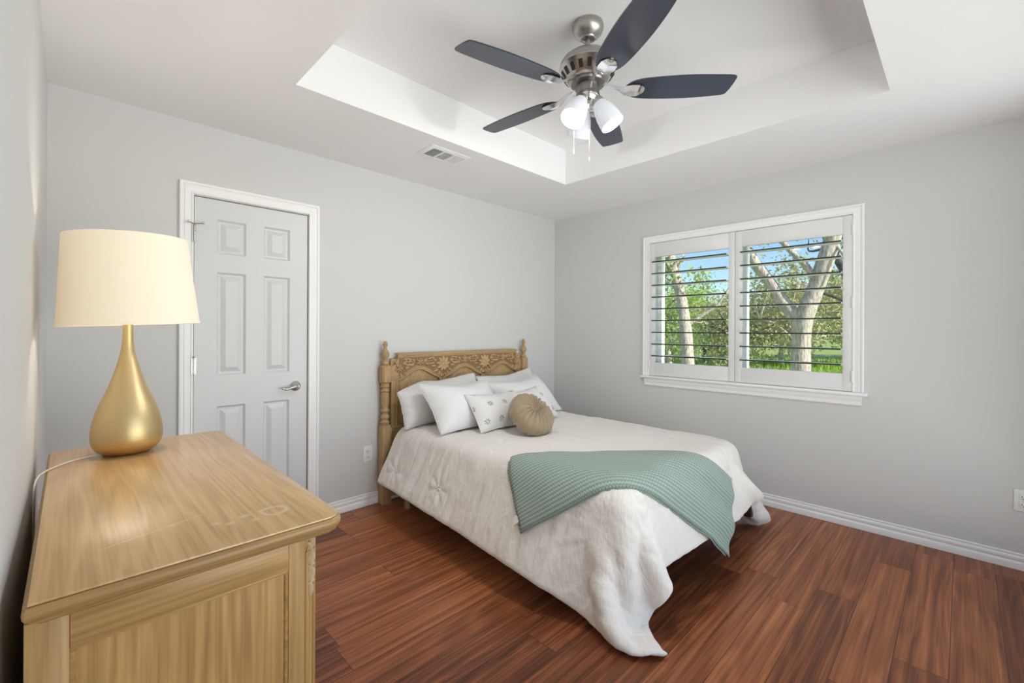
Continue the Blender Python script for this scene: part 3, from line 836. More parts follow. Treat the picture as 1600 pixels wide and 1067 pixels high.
        for dz, hh in ((.042, .030), (.008, .034), (-.03, .034)):
            b0 = cen+Vector((0, 0, zc+dz))
            leafp(b0, b0+Vector((0, 0, hh)), .006, .008)
            for q in (-1, 1):
                leafp(b0-Vector((0, 0, .006)), b0+tan*q*.015+Vector((0, 0, hh*.62)), .0055, .007)
                leafp(b0-Vector((0, 0, .010)), b0+tan*q*.016-Vector((0, 0, .006)), .0045, .006)
        leafp(cen+Vector((0, 0, zc-.035)), cen+Vector((0, 0, zc-.075)), .006, .007)
        obj('carving', bm, 'carved_pale', po, 60)
    # drawer fronts on the room side
    bm = new(); box(bm, x1-.03, x1-.006, y0+.075, y1-.075, .06, zt); obj('face_frame', bm, 'oak_y', t)
    ya, yb = y0+.085, y1-.085; mid = (ya+yb)/2
    for (a, b) in ((ya, mid-.008), (mid+.008, yb)):
        for z0, z1 in ((.14, .365), (.38, .595), (.61, .795)):
            bm = new(); box(bm, x1-.008, x1+.008, a, b, z0, z1, .006, 3); d = obj('drawer', bm, 'oak_y', t, 30)
            for yy in (a+(b-a)*.28, a+(b-a)*.72):
                bm = new(); zz = (z0+z1)/2
                for q in (-.035, .035): lathe(bm, [(0, 0), (.010, 0), (.008, .004), (.004, .010), (0, .012)], 14, Matrix.Translation((x1+.007, yy+q, zz)) @ Matrix.Rotation(PI/2, 4, 'Y'))
                tube(bm, spline([(x1+.016, yy-.035, zz), (x1+.021, yy-.028, zz-.018), (x1+.022, yy, zz-.024), (x1+.021, yy+.028, zz-.018), (x1+.016, yy+.035, zz)], 14), .003, 8)
                obj('drawer_pull', bm, 'brass_brushed', d, 50)
    bm = new(); prism(bm, [(y0+.02, .10), (y0+.02, .0), (y0+.11, .0), (y0+.16, .05), (mid, .07), (y1-.16, .05), (y1-.11, 0), (y1-.02, 0), (y1-.02, .10)], 0, x1-.035, x1-.008); obj('plinth', bm, 'oak_y', t)
    bm = new(); box(bm, x0, x0+.05, y0+.002, y0+.05, 0, .04); obj('foot', bm, 'oak_z', t)
    bm = new(); box(bm, x0, x0+.05, y1-.05, y1-.002, 0, .04); obj('foot', bm, 'oak_z', t)
dresser()

# ------------------------------------------------------------------ table lamp
def table_lamp():
    lx, ly = .224, -1.005
    t = thing('table_lamp', (lx, ly, DT), 'lit teardrop table lamp in brushed gold with a cream drum shade on the dresser', 'lamp', None)
    A = Matrix.Translation((lx, ly, 0))
    pr = [(.060, DT+.0005), (.068, .8535), (.080, .862), (.0905, .876), (.0962, .893), (.0977, .910), (.0968, .932), (.0935, .955), (.0875, .982), (.0785, 1.010), (.068, 1.037), (.0575, 1.064), (.0475, 1.092), (.0385, 1.122), (.030, 1.152), (.0235, 1.180), (.0185, 1.208), (.0157, 1.235), (.0145, 1.262), (.0140, 1.290), (.0140, 1.335), (.010, 1.338), (0, 1.338)]
    prs = spline([(r, 0, z) for r, z in pr[:-2]], 80)
    bm = new(); lathe(bm, [(max(p.x, .001), p.z) for p in prs]+pr[-2:], 64, A); obj('base', bm, 'brass_brushed', t, 60)
    tilt = Matrix.Translation((lx+.013, ly, 1.29)) @ Matrix.Rotation(math.radians(-2.6), 4, Vector((.066, .998, 0))) @ Matrix.Translation((0, 0, -1.29))
    z0, z1, r0, r1 = 1.291, 1.592, .193, .1665
    bm = new(); lathe(bm, [(r0, z0), (r0+.001, z0+.004), (r0-.0015, z0+.010), (r1+.0015, z1-.010), (r1+.0015, z1-.003), (r1, z1), (r1-.0025, z1-.002), (r1-.002, z1-.010), (r0-.004, z0+.010), (r0-.003, z0+.001)], 72, tilt, False, False)
    bm.faces.new
    sh = obj('lamp_shade', bm, 'linen_shade', t, 40)
    bm = new()
    for k in range(3):
        a = 2*PI*k/3+.4; tube(bm, [tilt @ Vector((0, 0, z1-.012)), tilt @ Vector((r1*math.cos(a), r1*math.sin(a), z1-.008))], .002, 6)
    lathe(bm, [(.012, z1-.015), (.012, z1-.009)], 16, tilt); obj('spider', bm, 'nickel', sh)
    bm = new()
    for s in (-1, 1): tube(bm, spline([(lx, ly+s*.008, 1.335), (lx, ly+s*.045, 1.37), (lx, ly+s*.055, 1.45), (lx, ly+s*.035, 1.54), (lx+.010, ly, 1.578)], 20), .0018, 6)
    obj('harp', bm, 'nickel', t)
    bm = new(); lathe(bm, [(.006, z1-.009), (.006, z1+.002), (.013, z1+.006), (.014, z1+.011), (.008, z1+.016), (0, z1+.018)], 20, tilt); obj('finial', bm, 'nickel_dark', t, 50)
    bm = new(); lathe(bm, [(.013, 1.338), (.013, 1.365), (.020, 1.385), (.028, 1.41), (.029, 1.43), (.022, 1.45), (0, 1.462)], 24, A); obj('bulb', bm, 'bulb_warm', t, 180)
    lamp('lamp_light', 'POINT', (lx, ly, 1.425), LAMP_W, (1, .92, .82), shadow_soft_size=.032)
    bm = new(); tube(bm, spline([(lx-.055, ly-.02, DT+.006), (.125, -1.022, DT+.0045), (.085, -1.05, DT+.0045), (.050, -1.10, DT+.0045), (.026, -1.16, DT+.005), (.0125, -1.21, DT-.006), (.010, -1.24, DT-.06), (.010, -1.25, DT-.3), (.011, -1.25, .3)], 60), .0025, 8)
    obj('power_cord', bm, 'cord_clear', t, 60)
table_lamp()

# ------------------------------------------------------------------ small cloth solver (position based)
class Cloth:
    def __init__(s, pos):
        s.x = pos.astype(float).copy(); s.v = np.zeros_like(s.x); s.groups = []
        s.w = np.ones(len(pos))
    def grid(s, idx, rest, shear=.6, bend=.25):
        """idx: (n,m) vertex numbers, rest: (n,m,k) rest positions; adds edge-coloured distance constraints"""
        n, m = idx.shape
        def add(a, b, ra, rb, k):
            a, b = a.ravel(), b.ravel()
            if len(a): s.groups.append((a, b, np.linalg.norm((ra-rb).reshape(len(a), -1), axis=1), k))
        for p in (0, 1):
            add(idx[p:n-1:2], idx[p+1:n:2], rest[p:n-1:2], rest[p+1:n:2], 1)
            add(idx[:, p:m-1:2], idx[:, p+1:m:2], rest[:, p:m-1:2], rest[:, p+1:m:2], 1)
            A, B = idx[p:n-1:2], idx[p+1:n:2]; RA, RB = rest[p:n-1:2], rest[p+1:n:2]
            add(A[:, :-1], B[:, 1:], RA[:, :-1], RB[:, 1:], shear); add(A[:, 1:], B[:, :-1], RA[:, 1:], RB[:, :-1], shear)
        if bend:
            st = 3
            for p in range(2*st):
                r = [i for i in range(n-st) if i % (2*st) == p]
                if r: r = np.array(r); add(idx[r], idx[r+st], rest[r], rest[r+st], bend)
                r = [i for i in range(m-st) if i % (2*st) == p]
                if r: r = np.array(r); add(idx[:, r], idx[:, r+st], rest[:, r], rest[:, r+st], bend)
    def step(s, dt, iters, force, collide, damp=.99):
        s.v += dt*force(s.x); s.v *= damp
        s.v[s.w == 0] = 0
        p = s.x + s.v*dt
        for _ in range(iters):
            for a, b, l, k in s.groups:
                d = p[b]-p[a]; ln = np.sqrt((d*d).sum(1))+1e-9
                wa, wb = s.w[a], s.w[b]
                c = (k*(ln-l)/ln/np.maximum(wa+wb, 1e-9))[:, None]*d
                p[a] += c*wa[:, None]; p[b] -= c*wb[:, None]
            if collide: p = collide(p, s.x)
        s.v = (p-s.x)/dt; s.x = p

def vert_normals(P):
    du = np.gradient(P, axis=0); dv = np.gradient(P, axis=1)
    n = np.cross(du, dv); return n/(np.linalg.norm(n, axis=2, keepdims=True)+1e-9)
def sheet(bm, P, uvs=None, thick=0, flip=False, name_uv='UVMap'):
    """closed padded sheet from a grid of points (n,m,3)"""
    n, m = P.shape[:2]
    Nn = vert_normals(P)*(-1 if flip else 1)
    e = np.minimum.outer(np.minimum(np.arange(n), n-1-np.arange(n)), np.full(m, 99)); e = np.minimum(e, np.minimum(np.arange(m), m-1-np.arange(m))[None, :])
    prof = np.where(e == 0, .30, np.where(e == 1, .8, 1.0))[..., None]*thick*.5
    A = [[bm.verts.new(P[i, j]+Nn[i, j]*prof[i, j]) for j in range(m)] for i in range(n)]
    B = [[bm.verts.new(P[i, j]-Nn[i, j]*prof[i, j]) for j in range(m)] for i in range(n)]
    ul = bm.loops.layers.uv.new(name_uv)
    def face(vs, ij):
        f = bm.faces.new(vs)
        for l, (i, j) in zip(f.loops, ij): l[ul].uv = (j/(m-1), i/(n-1))
    for i in range(n-1):
        for j in range(m-1):
            q = ((i, j), (i+1, j), (i+1, j+1), (i, j+1))
            face([A[a][b] for a, b in q], q); face([B[a][b] for a, b in q[::-1]], q[::-1])
    ring = [(0, j) for j in range(m)]+[(i, m-1) for i in range(1, n)]+[(n-1, j) for j in range(m-2, -1, -1)]+[(i, 0) for i in range(n-2, 0, -1)]
    for a, b in zip(ring, ring[1:]+ring[:1]):
        face([A[a[0]][a[1]], A[b[0]][b[1]], B[b[0]][b[1]], B[a[0]][a[1]]], (a, b, b, a))
    return A, B
def smooth_grid(P, it, lock=False):
    P = P.copy()
    for _ in range(it):
        Q = P.copy()
        Q[1:-1] = .5*P[1:-1]+.25*(P[:-2]+P[2:]); P = Q.copy()
        Q[:, 1:-1] = .5*P[:, 1:-1]+.25*(P[:, :-2]+P[:, 2:]); P = Q
    return P

# --- comforter dropped over the mattress
BX0, BX1, BY1, BTOP = 1.79, 3.14, -2.02, .553
def drape():
    hw, y0, y1 = 1.052, -.19, -2.335
    nu, nv = 75, 73
    u = np.linspace(-hw, hw, nv); v = np.linspace(y0, y1, nu)
    U, V = np.meshgrid(u, v)
    cx = (BX0+BX1)/2-.01
    rest = np.stack([U+cx, V, np.full_like(U, BTOP+.02)], -1)
    th = -.046; R_ = np.array([[math.cos(th), math.sin(th), 0], [-math.sin(th), math.cos(th), 0], [0, 0, 1]])
    st = (rest-[cx, -1.2, 0]) @ R_ + [cx, -1.2, 0]
    st[..., 2] += .006*np.sin(U*9+V*4)*np.cos(V*7) + .004*rng.standard_normal(U.shape)
    c = Cloth(st.reshape(-1, 3)); idx = np.arange(nu*nv).reshape(nu, nv)
    c.grid(idx, rest, .5, .35)
    sst = lambda a, b, t: (lambda f: f*f*(3-2*f))(np.clip((t-a)/(b-a), 0, 1))
    T_ = .022
    def collide(p, old):
        z = p[:, 2]
        kl = .10+.36*sst(-2.05, -1.55, p[:, 1]); kr = .10+.30*sst(-2.05, -1.6, p[:, 1])
        kf = .08+.26*sst(1.75, 2.35, p[:, 0])*sst(3.2, 2.8, p[:, 0])
        d = np.stack([z-BTOP, BX0-p[:, 0]-(BTOP-z)*kl, p[:, 0]-BX1-(BTOP-z)*kr, BY1-p[:, 1]-(BTOP-z)*kf], 1)
        m = d.max(1, keepdims=True); w = np.exp((d-m)/T_); s = w.sum(1, keepdims=True)
        sd = (m+T_*np.log(s))[:, 0]-T_*.7; w = w/s
        g = np.stack([w[:, 2]-w[:, 1], -w[:, 3], w[:, 0]+w[:, 1]*kl+w[:, 2]*kr+w[:, 3]*kf], 1)
        g /= np.linalg.norm(g, axis=1, keepdims=True)
        hit = (sd < 0) & (p[:, 1] < .0) & (z > .02)
        p = p.copy()
        p[hit] -= sd[hit, None]*g[hit]
        # friction
        fr = np.where(w[:, 0] > .6, .6, .12)[:, None]
        dlt = p-old; tg = dlt-(dlt*g).sum(1, keepdims=True)*g
        p[hit] -= (tg*fr)[hit]
        fl = p[:, 2] < .014
        p[fl, 2] = .014; p[fl, :2] = old[fl, :2]+(p[fl, :2]-old[fl, :2])*.4
        return p
    G = np.array([0, 0, -9.8])
    for k in range(190):
        c.step(1/50, 7, lambda x: G[None, :], collide, .975 if k < 150 else .9)
        if k == 60:      # the near corner is tugged forward and left lying on the floor
            tip = [idx[-1, 0], idx[-1, 1], idx[-2, 0]]; s0 = c.x[tip].copy(); c.w[tip] = 0; tip2 = [idx[-1, -1], idx[-1, -2], idx[-2, -1]]; s1 = c.x[tip2].copy(); c.w[tip2] = 0; tip3 = [idx[-1, -17], idx[-1, -11]]; s2 = c.x[tip3].copy(); c.w[tip3] = 0
        if 60 <= k <= 140:
            f = (k-60)/80; c.x[tip3] = s2*(1-f)+f*np.array([[3.075, -2.142, .235], [3.240, -2.128, .250]]); c.x[tip2] = s1*(1-f)+f*np.array([[3.345, -2.145, .020], [3.327, -2.150, .028], [3.356, -2.122, .030]]); c.x[tip] = s0*(1-f)+f*np.array([[1.735, -2.25, .020], [1.742, -2.222, .020], [1.715, -2.238, .022]])
    return c.x.reshape(nu, nv, 3), u, v
CF, CU, CV = drape()

# ------------------------------------------------------------------ bed: headboard, posts, frame, mattress
BXC = 2.4675
def bed():
    t = thing('bed', (BXC, -1.05, 0), 'oak bed with carved headboard and turned posts, on a metal frame', 'bed', None)
    # posts
    for px in (1.7325, 3.2025):
        py, h, c = -.056, .0355, .012
        def octo(z0, z1, bm, tap=.010):
            for za, zb, wa, wb in ((z0, z0+tap, .75, 1), (z0+tap, z1-tap, 1, 1), (z1-tap, z1, 1, .75)):
                P8 = [(h, -h+c), (h, h-c), (h-c, h), (-h+c, h), (-h, h-c), (-h, -h+c), (-h+c, -h), (h-c, -h)]
                a = [bm.verts.new((px+x*wa, py+y*wa, za)) for x, y in P8]; b = [bm.verts.new((px+x*wb, py+y*wb, zb)) for x, y in P8]
                for k in range(8): bm.faces.new((a[k], a[(k+1) % 8], b[(k+1) % 8], b[k]))
                bm.faces.new(a[::-1]); bm.faces.new(b)
        bm = new(); A = Matrix.Translation((px, py, 0))
        box(bm, px-h, px+h, py-h, py+h, 0, .56, .004); 
        octo(.552, .588, bm, .030)
        octo(.884, 1.018, bm)
        lathe(bm, [(.030, .585), (.034, .592), (.034, .600), (.026, .608), (.0245, .618), (.033, .628), (.034, .636), (.0325, .644), (.022, .656), (.0205, .664), (.028, .672), (.0335, .680), (.033, .688), (.025, .697), (.0235, .706), (.0265, .72), (.030, .75), (.0305, .775), (.028, .805), (.0245, .818), (.0315, .824), (.0325, .832), (.027, .840), (.0235, .848), (.0315, .856), (.0325, .864), (.028, .872), (.030, .886)], 28, A)
        po = obj('post', bm, 'bed_oak_z', t, 35)
        bm = new(); lathe(bm, [(.018, 1.016), (.024, 1.022), (.027, 1.031), (.024, 1.040), (.0155, 1.048), (.0145, 1.055), (.019, 1.066), (.027, 1.080), (.0305, 1.093), (.0285, 1.106), (.020, 1.120), (.013, 1.134), (.0105, 1.143), (.0125, 1.149), (.0175, 1.160), (.0180, 1.170), (.0145, 1.182), (.008, 1.191), (0, 1.194)], 28, A)
        obj('finial', bm, 'bed_oak_z', po, 60)
    yb, yf = -.034, -.060
    xl, xr = 1.770, 3.165
    arcs = [2.0225, BXC, 2.9125]; hwid = .196
    def ztop(x):
        d = min(x-xl, xr-x)
        if d >= .066: return 1.086
        return 1.006+.080*(1-math.sqrt(max(0, 1-(max(d-.006, 0)/.060)**2)))
    def zarch(x, grow=0):
        for c in arcs:
            u = abs(x-c)/(hwid-grow)
            if u < 1:
                k = .5+.5*math.cos(PI*u)
                return .897+.076*(k**.85)-grow
        return None
    def strip(bm, xs, f0, f1, y0, y1):
        cols = [[bm.verts.new((x, y0, f0(x))), bm.verts.new((x, y0, f1(x))), bm.verts.new((x, y1, f1(x))), bm.verts.new((x, y1, f0(x)))] for x in xs]
        for a, b in zip(cols, cols[1:]):
            for k in range(4): bm.faces.new((a[k], a[(k+1) % 4], b[(k+1) % 4], b[k]))
        bm.faces.new(cols[0][::-1]); bm.faces.new(cols[-1])
    # frieze board: scooped top corners, three arched lower edges
    bm = new(); xs = sorted(set([xl+.070*k/20 for k in range(21)]+[xr-.070*k/20 for k in range(21)]+[xl+(xr-xl)*k/240 for k in range(241)]))
    strip(bm, xs, lambda x: (zarch(x) or .895)-0, ztop, yb-.004, yf)
    hb = obj('headboard', bm, 'bed_oak_x', t, 35)
    bm = new(); box(bm, xl+.012, xr-.012, yb, yb-.012, .42, 1.06); obj('back_panel', bm, 'bed_oak_z', hb)
    bm = new()
    for a, b in ((xl+.010, 1.828),): box(bm, a, b, yb-.004, yf, .42, .90, .004)
    obj('stile', bm, 'bed_oak_z', hb, 30)
    bm = new(); box(bm, 3.107, xr-.010, yb-.004, yf, .42, .90, .004); obj('stile', bm, 'bed_oak_z', hb, 30)
    for xm in (2.245, 2.690):
        bm = new(); box(bm, xm-.027, xm+.027, yb-.004, yf, .42, .905, .004); obj('mullion', bm, 'bed_oak_z', hb, 30)
    bm = new(); box(bm, xl-.005, xr+.005, yb-.002, yf-.002, .30, .56, .004); obj('rail', bm, 'bed_oak_x', hb, 30)
    bm = new(); box(bm, xl-.005, xr+.005, yb-.006, yf+.004, .035, .135, .004); obj('rail', bm, 'bed_oak_x', hb, 30)
    # cap moulding
    bm = new(); run_profile(bm, [(0, 0), (.034, 0), (.036, .004), (.036, .009), (.031, .012), (.030, .015), (.0, .017)], (1.832, -.031, 1.083), (3.103, -.031, 1.083), (0, -1, 0))
    bm2 = bm; run_profile(bm2, [(0, 0), (.003, 0), (.006, .010), (0, .010)], (1.838, yf, 1.073), (3.097, yf, 1.073), (0, -1, 0))
    obj('cap', bm, 'bed_oak_x', hb, 30)
    for c in arcs:
        # raised field with bevelled shoulder, and the roll moulding following the arch
        bm = new(); g = .030
        xs = [c-hwid+g+(2*(hwid-g))*k/60 for k in range(61)]; xin = [c-hwid+g+.016+(2*(hwid-g-.016))*k/60 for k in range(61)]
        zo = lambda x: .897+.076*((.5+.5*math.cos(PI*min(abs(x-c)/hwid, 1)))**.85)-g
        a = [bm.verts.new((x, yb-.013, zo(x))) for x in xs]+[bm.verts.new((xs[-1], yb-.013, .56)), bm.verts.new((xs[0], yb-.013, .56))]
        b = [bm.verts.new((x, yf+.006, zo(x)-.014)) for x in xin]+[bm.verts.new((xin[-1], yf+.006, .565)), bm.verts.new((xin[0], yf+.006, .565))]
        n = len(a)
        for k in range(n): bm.faces.new((a[k], a[(k+1) % n], b[(k+1) % n], b[k]))
        bm.faces.new(b)
        obj('arched_field', bm, 'bed_oak_z', hb, 30)
        bm = new()
        pts = [(c-hwid+2*hwid*k/48, yf+.001, zarch(c-hwid*.9999+2*hwid*.9998*k/48)) for k in range(49)]
        pts = [(pts[0][0], yf+.001, .56)]+pts+[(pts[-1][0], yf+.001, .56)]
        tube(bm, pts, .0075, 8)
        tube(bm, [(x, y, z+.016) for x, y, z in pts[1:-1]], .0035, 6)
        obj('arch_bead', bm, 'bed_oak_x', hb, 60)
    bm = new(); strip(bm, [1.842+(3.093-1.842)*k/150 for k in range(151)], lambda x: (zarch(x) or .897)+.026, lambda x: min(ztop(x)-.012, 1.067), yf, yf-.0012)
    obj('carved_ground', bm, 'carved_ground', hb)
    # carved flowers and leaves in relief
    bm = new(); nrm = Vector((0, -1, 0))
    def petal(x, z, ang, ln, wd, dep=.013):
        d = Vector((math.cos(ang), 0, math.sin(ang))); sd = Vector((-math.sin(ang), 0, math.cos(ang))); b0 = Vector((x, yf-.0005, z)); rr = []
        for k in range(7):
            f = k/6; w = wd*(math.sin(PI*min(f*.86+.10, 1)))**.75; hgt = dep*(.35+.65*math.sin(PI*(f*.8+.15)))
            c0 = b0+d*ln*f
            rr.append([bm.verts.new(c0+sd*w), bm.verts.new(c0+sd*w*.85+nrm*hgt), bm.verts.new(c0+nrm*hgt*.45), bm.verts.new(c0-sd*w*.85+nrm*hgt), bm.verts.new(c0-sd*w)])
        for p, q in zip(rr, rr[1:]):
            for j in range(4): bm.faces.new((p[j], p[j+1], q[j+1], q[j]))
    def flower(x, z, r, n, ph=0, sq=.9):
        for k in range(n):
            a = ph+2*PI*k/n; petal(x+math.cos(a)*r*.16, z+math.sin(a)*r*.16, a, r*(.84 if math.sin(a) > -.3 else .8)*(1 if abs(math.cos(a)) > .4 else sq), r*.22, .017)
        lathe(bm, [(r*.2, 0), (r*.2, .007), (r*.12, .011), (0, .012)], 12, Matrix.Translation((x, yf, z)) @ Matrix.Rotation(PI/2, 4, 'X'))
    for xm in (2.245, 2.690):
        flower(xm, 1.004, .066, 9, .17)
        for q in (-1, 1):
            for k, (dx, dz, a, ln) in enumerate(((.03, -.058, -.9, .036), (.052, -.040, -.45, .042), (.075, -.012, .05, .040), (.018, -.072, -1.35, .030), (.066, .026, .5, .038))):
                petal(xm+q*dx, 1.004+dz, a if q > 0 else PI-a, ln, .0085)
    for c in arcs:
        flower(c, 1.030, .036, 6, .5, .85)
        for q in (-1, 1):
            for dx, dz, a, ln in ((.040, .004, .55, .036), (.052, -.012, -.35, .040), (.078, .020, .25, .034), (.085, -.010, -.5, .036), (.108, .028, -.1, .034), (.112, -.016, .2, .026)):
                petal(c+q*dx, 1.030+dz, a if q > 0 else PI-a, ln, .0085)
            tube(bm, spline([(c+q*.03, yf-.002, 1.022), (c+q*.07, yf-.003, 1.030), (c+q*.11, yf-.003, 1.036), (c+q*.15, yf-.002, 1.022)], 14), .003, 6)
    for q in (-1, 1):   # end sprays
        xe = BXC+q*.625
        flower(xe, .985, .034, 6, .2)
        for dx, dz, a, ln in ((-.03, .028, 2.2, .04), (-.055, .038, 1.7, .038), (-.01, -.035, -1.7, .04), (-.05, .0, 2.9, .036), (.02, .03, 1.2, .030), (-.08, .045, 2.4, .034), (-.04, -.03, -2.3, .034)):
            petal(xe+q*dx, .985+dz, a if q > 0 else PI-a, ln, .0085)
    obj('carving', bm, 'carved_oak', hb, 60)
    # metal frame with brackets, slats, legs and castors
    for x in (1.812, 3.118):
        bm = new(); box(bm, x-.02, x+.02, -2.05, -.06, .205, .208); xx = x-.02 if x < 2 else x+.02
        box(bm, xx-.0015, xx+.0015, -2.05, -.06, .168, .208); obj('side_rail', bm, 'black_iron', t)
    for yy in (-.55, -1.50):
        bm = new(); box(bm, 1.812, 3.118, yy-.016, yy+.016, .198, .204); obj('cross_bar', bm, 'black_iron', t)
    bm = new(); box(bm, 1.84, 3.14, -2.055, -2.025, .165, .205, .003); obj('foot_rail', bm, 'black_iron', t, 30)
    for x in (3.158,):
        bm = new(); box(bm, x-.034, x+.030, -2.118, -2.055, .105, .205, .004); box(bm, x+.022, x+.034, -2.124, -2.05, .095, .208, .002); obj('foot_bracket', bm, 'bracket_brown', t, 30)
    for x, y in ((1.90, -1.48), (3.125, -2.005), (1.90, -1.95), (3.03, -.57)):
        bm = new(); box(bm, x-.012, x+.012, y-.012, y+.012, .070, .200); lg = obj('frame_leg', bm, 'black_iron', t)
        bm = new(); lathe(bm, [(0, -.012), (.022, -.012), (.029, -.009), (.030, 0), (.029, .009), (.022, .012), (0, .012)], 28, Matrix.Translation((x, y, .0305)) @ Matrix.Rotation(1.15, 4, 'Z') @ Matrix.Rotation(PI/2, 4, 'Y'))
        wh = obj('caster', bm, 'black_iron', lg, 40)
        bm = new()
        for q in (-1, 1): lathe(bm, [(.021, 0), (.020, .003), (.006, .004), (0, .0045)], 24, Matrix.Translation((x, y, .0305)) @ Matrix.Rotation(1.15, 4, 'Z') @ Matrix.Translation((q*.012, 0, 0)) @ Matrix.Rotation(q*PI/2, 4, 'Y'))
        obj('hub_cap', bm, 'caster_brass', lg, 40)
        bm = new(); tube(bm, [(x, y, .078), (x, y+.02, .074), (x, y+.014, .05), (x, y, .032)], .005, 6); obj('fork', bm, 'black_iron', lg)
    for x in (1.800, 3.13):
        bm = new(); box(bm, x-.013, x+.013, -.275, -.235, 0, .204, .003); obj('support_leg', bm, 'bed_oak_z', t, 30)
    return t
bed()
def rounded_block(name, x0, x1, y0, y1, z0, z1, label, cat):
    bm = new(); box(bm, x0, x1, y0, y1, z0, z1, .04, 4)
    o = obj(name, bm, 'mattress_white', None, 60); return tag(o, label, cat)
rounded_block('box_spring', 1.80, 3.13, -2.01, -.10, .2085, .345, 'white box spring on the metal bed frame, below the mattress', 'box spring')
rounded_block('mattress', 1.80, 3.13, -2.01, -.10, .346, .528, 'white mattress under the cream comforter on the bed', 'mattress')
def upsample(P, k):
    """Catmull-Rom refinement of a grid of points"""
    def up1(A):
        n = A.shape[0]; E_ = np.concatenate([2*A[:1]-A[1:2], A, 2*A[-1:]-A[-2:-1]])
        ts = np.linspace(0, n-1, (n-1)*k+1); i = np.minimum(ts.astype(int), n-2); f = (ts-i)[:, None, None]
        a, b, c, d = E_[i], E_[i+1], E_[i+2], E_[i+3]
        return .5*(2*b+(c-a)*f+(2*a-5*b+4*c-d)*f**2+(3*b-a-3*c+d)*f**3)
    return up1(up1(P).transpose(1, 0, 2)).transpose(1, 0, 2)
def vnoise(P, sc, seed=0):
    return np.array([noise.noise(Vector((p[0]*sc[0]+seed, p[1]*sc[1], p[2]*sc[2]))) for p in P.reshape(-1, 3)]).reshape(P.shape[:2])
COMF_T = .026
def comforter():
    P = upsample(smooth_grid(CF, 1), 3)
    n, m = P.shape[:2]
    uu = np.linspace(CU[0], CU[-1], m); vv = np.linspace(CV[0], CV[-1], n); U, V = np.meshgrid(uu, vv)
    Nn = vert_normals(P)
    UV3 = np.stack([U, V, 0*U], -1)
    side = np.clip((np.abs(U)-.66)/.12, 0, 1)+np.clip((-1.98-V)/.1, 0, 1); side = np.clip(side, 0, 1)
    dz = .010*vnoise(UV3, (3.2, 3.2, 1), 3)+.004*vnoise(UV3, (9, 9, 1), 8)
    dz += side*(.007*vnoise(UV3, (2.2, 17, 1), 5)*(np.abs(U) > .6)+.007*vnoise(UV3, (17, 2.2, 1), 6)*(V < -1.95))
    rdg = lambda sc, sd: (1-np.abs(vnoise(UV3, sc, sd))*2.2)**3
    lft = np.clip((-U-.62)/.15, 0, 1); ft = np.clip((-1.93-V)/.12, 0, 1)
    dz += lft*(.0042*np.clip(rdg((3.0, 15, 1), 21), 0, 1)+.0022*np.clip(rdg((9, 38, 1), 22), 0, 1))
    dz += ft*(.0042*np.clip(rdg((15, 3.0, 1), 23), 0, 1)+.0022*np.clip(rdg((38, 9, 1), 24), 0, 1))
    dz += (1-np.clip(lft+ft, 0, 1))*(.0028*np.clip(rdg((7, 9, 1), 25), 0, 1))
    # creases fanning out from the near foot corner
    an = np.arctan2(V+2.02, U+.68); rr = np.hypot(V+2.02, U+.68); q3 = np.stack([an*3.2, rr*1.5, 0*U], -1)
    dz += .0042*np.exp(-((rr-.22)/.16)**2)*np.clip((1-np.abs(vnoise(q3, (2.2, 1, 1), 31))*2.4)**3, 0, 1)
    tufts = [(-.93, -.36), (-.90, -.86)]
    for k in range(4):
        for j in range(4): tufts.append((-.45+.45*j-.0, -.55-.5*k))
    for a, b in tufts:
        r = np.hypot(U-a, V-b); dz -= .012*np.exp(-(r/.035)**2); an = np.arctan2(V-b, U-a)
        dz += .004*np.cos(an*7+a*5)*np.exp(-((r-.06)/.045)**2)
    dz[0] *= .3; dz[-1] *= .5
    P = P+Nn*dz[..., None]
    P[..., 2] = np.maximum(P[..., 2], .0145)
    bm = new(); sheet(bm, P, None, COMF_T)
    o = obj('comforter', bm, 'comforter_cotton', None, 180)
    tag(o, 'cream cotton comforter spread over the bed, near corner trailing on the floor', 'comforter')
    md = o.modifiers.new('soft', 'SUBSURF'); md.levels = 1; md.render_levels = 1
    for a, b in tufts[:2]:
        i, j = np.argmin(abs(vv-b)), np.argmin(abs(uu-a)); p, nn = Vector(P[i, j]), Vector(Nn[i, j])
        bm = new(); tt = nn.orthogonal().normalized(); bb = nn.cross(tt)
        for k in range(5):
            a_ = 2*PI*k/5+.4; d = tt*math.cos(a_)+bb*math.sin(a_)
            tube(bm, [p+nn*.012, p+nn*.019+d*.008, p+nn*.017+d*.020], [.003, .005, .003], 6)
        obj('tuft', bm, 'tag_white', o, 60)
    return o
COMF = comforter()

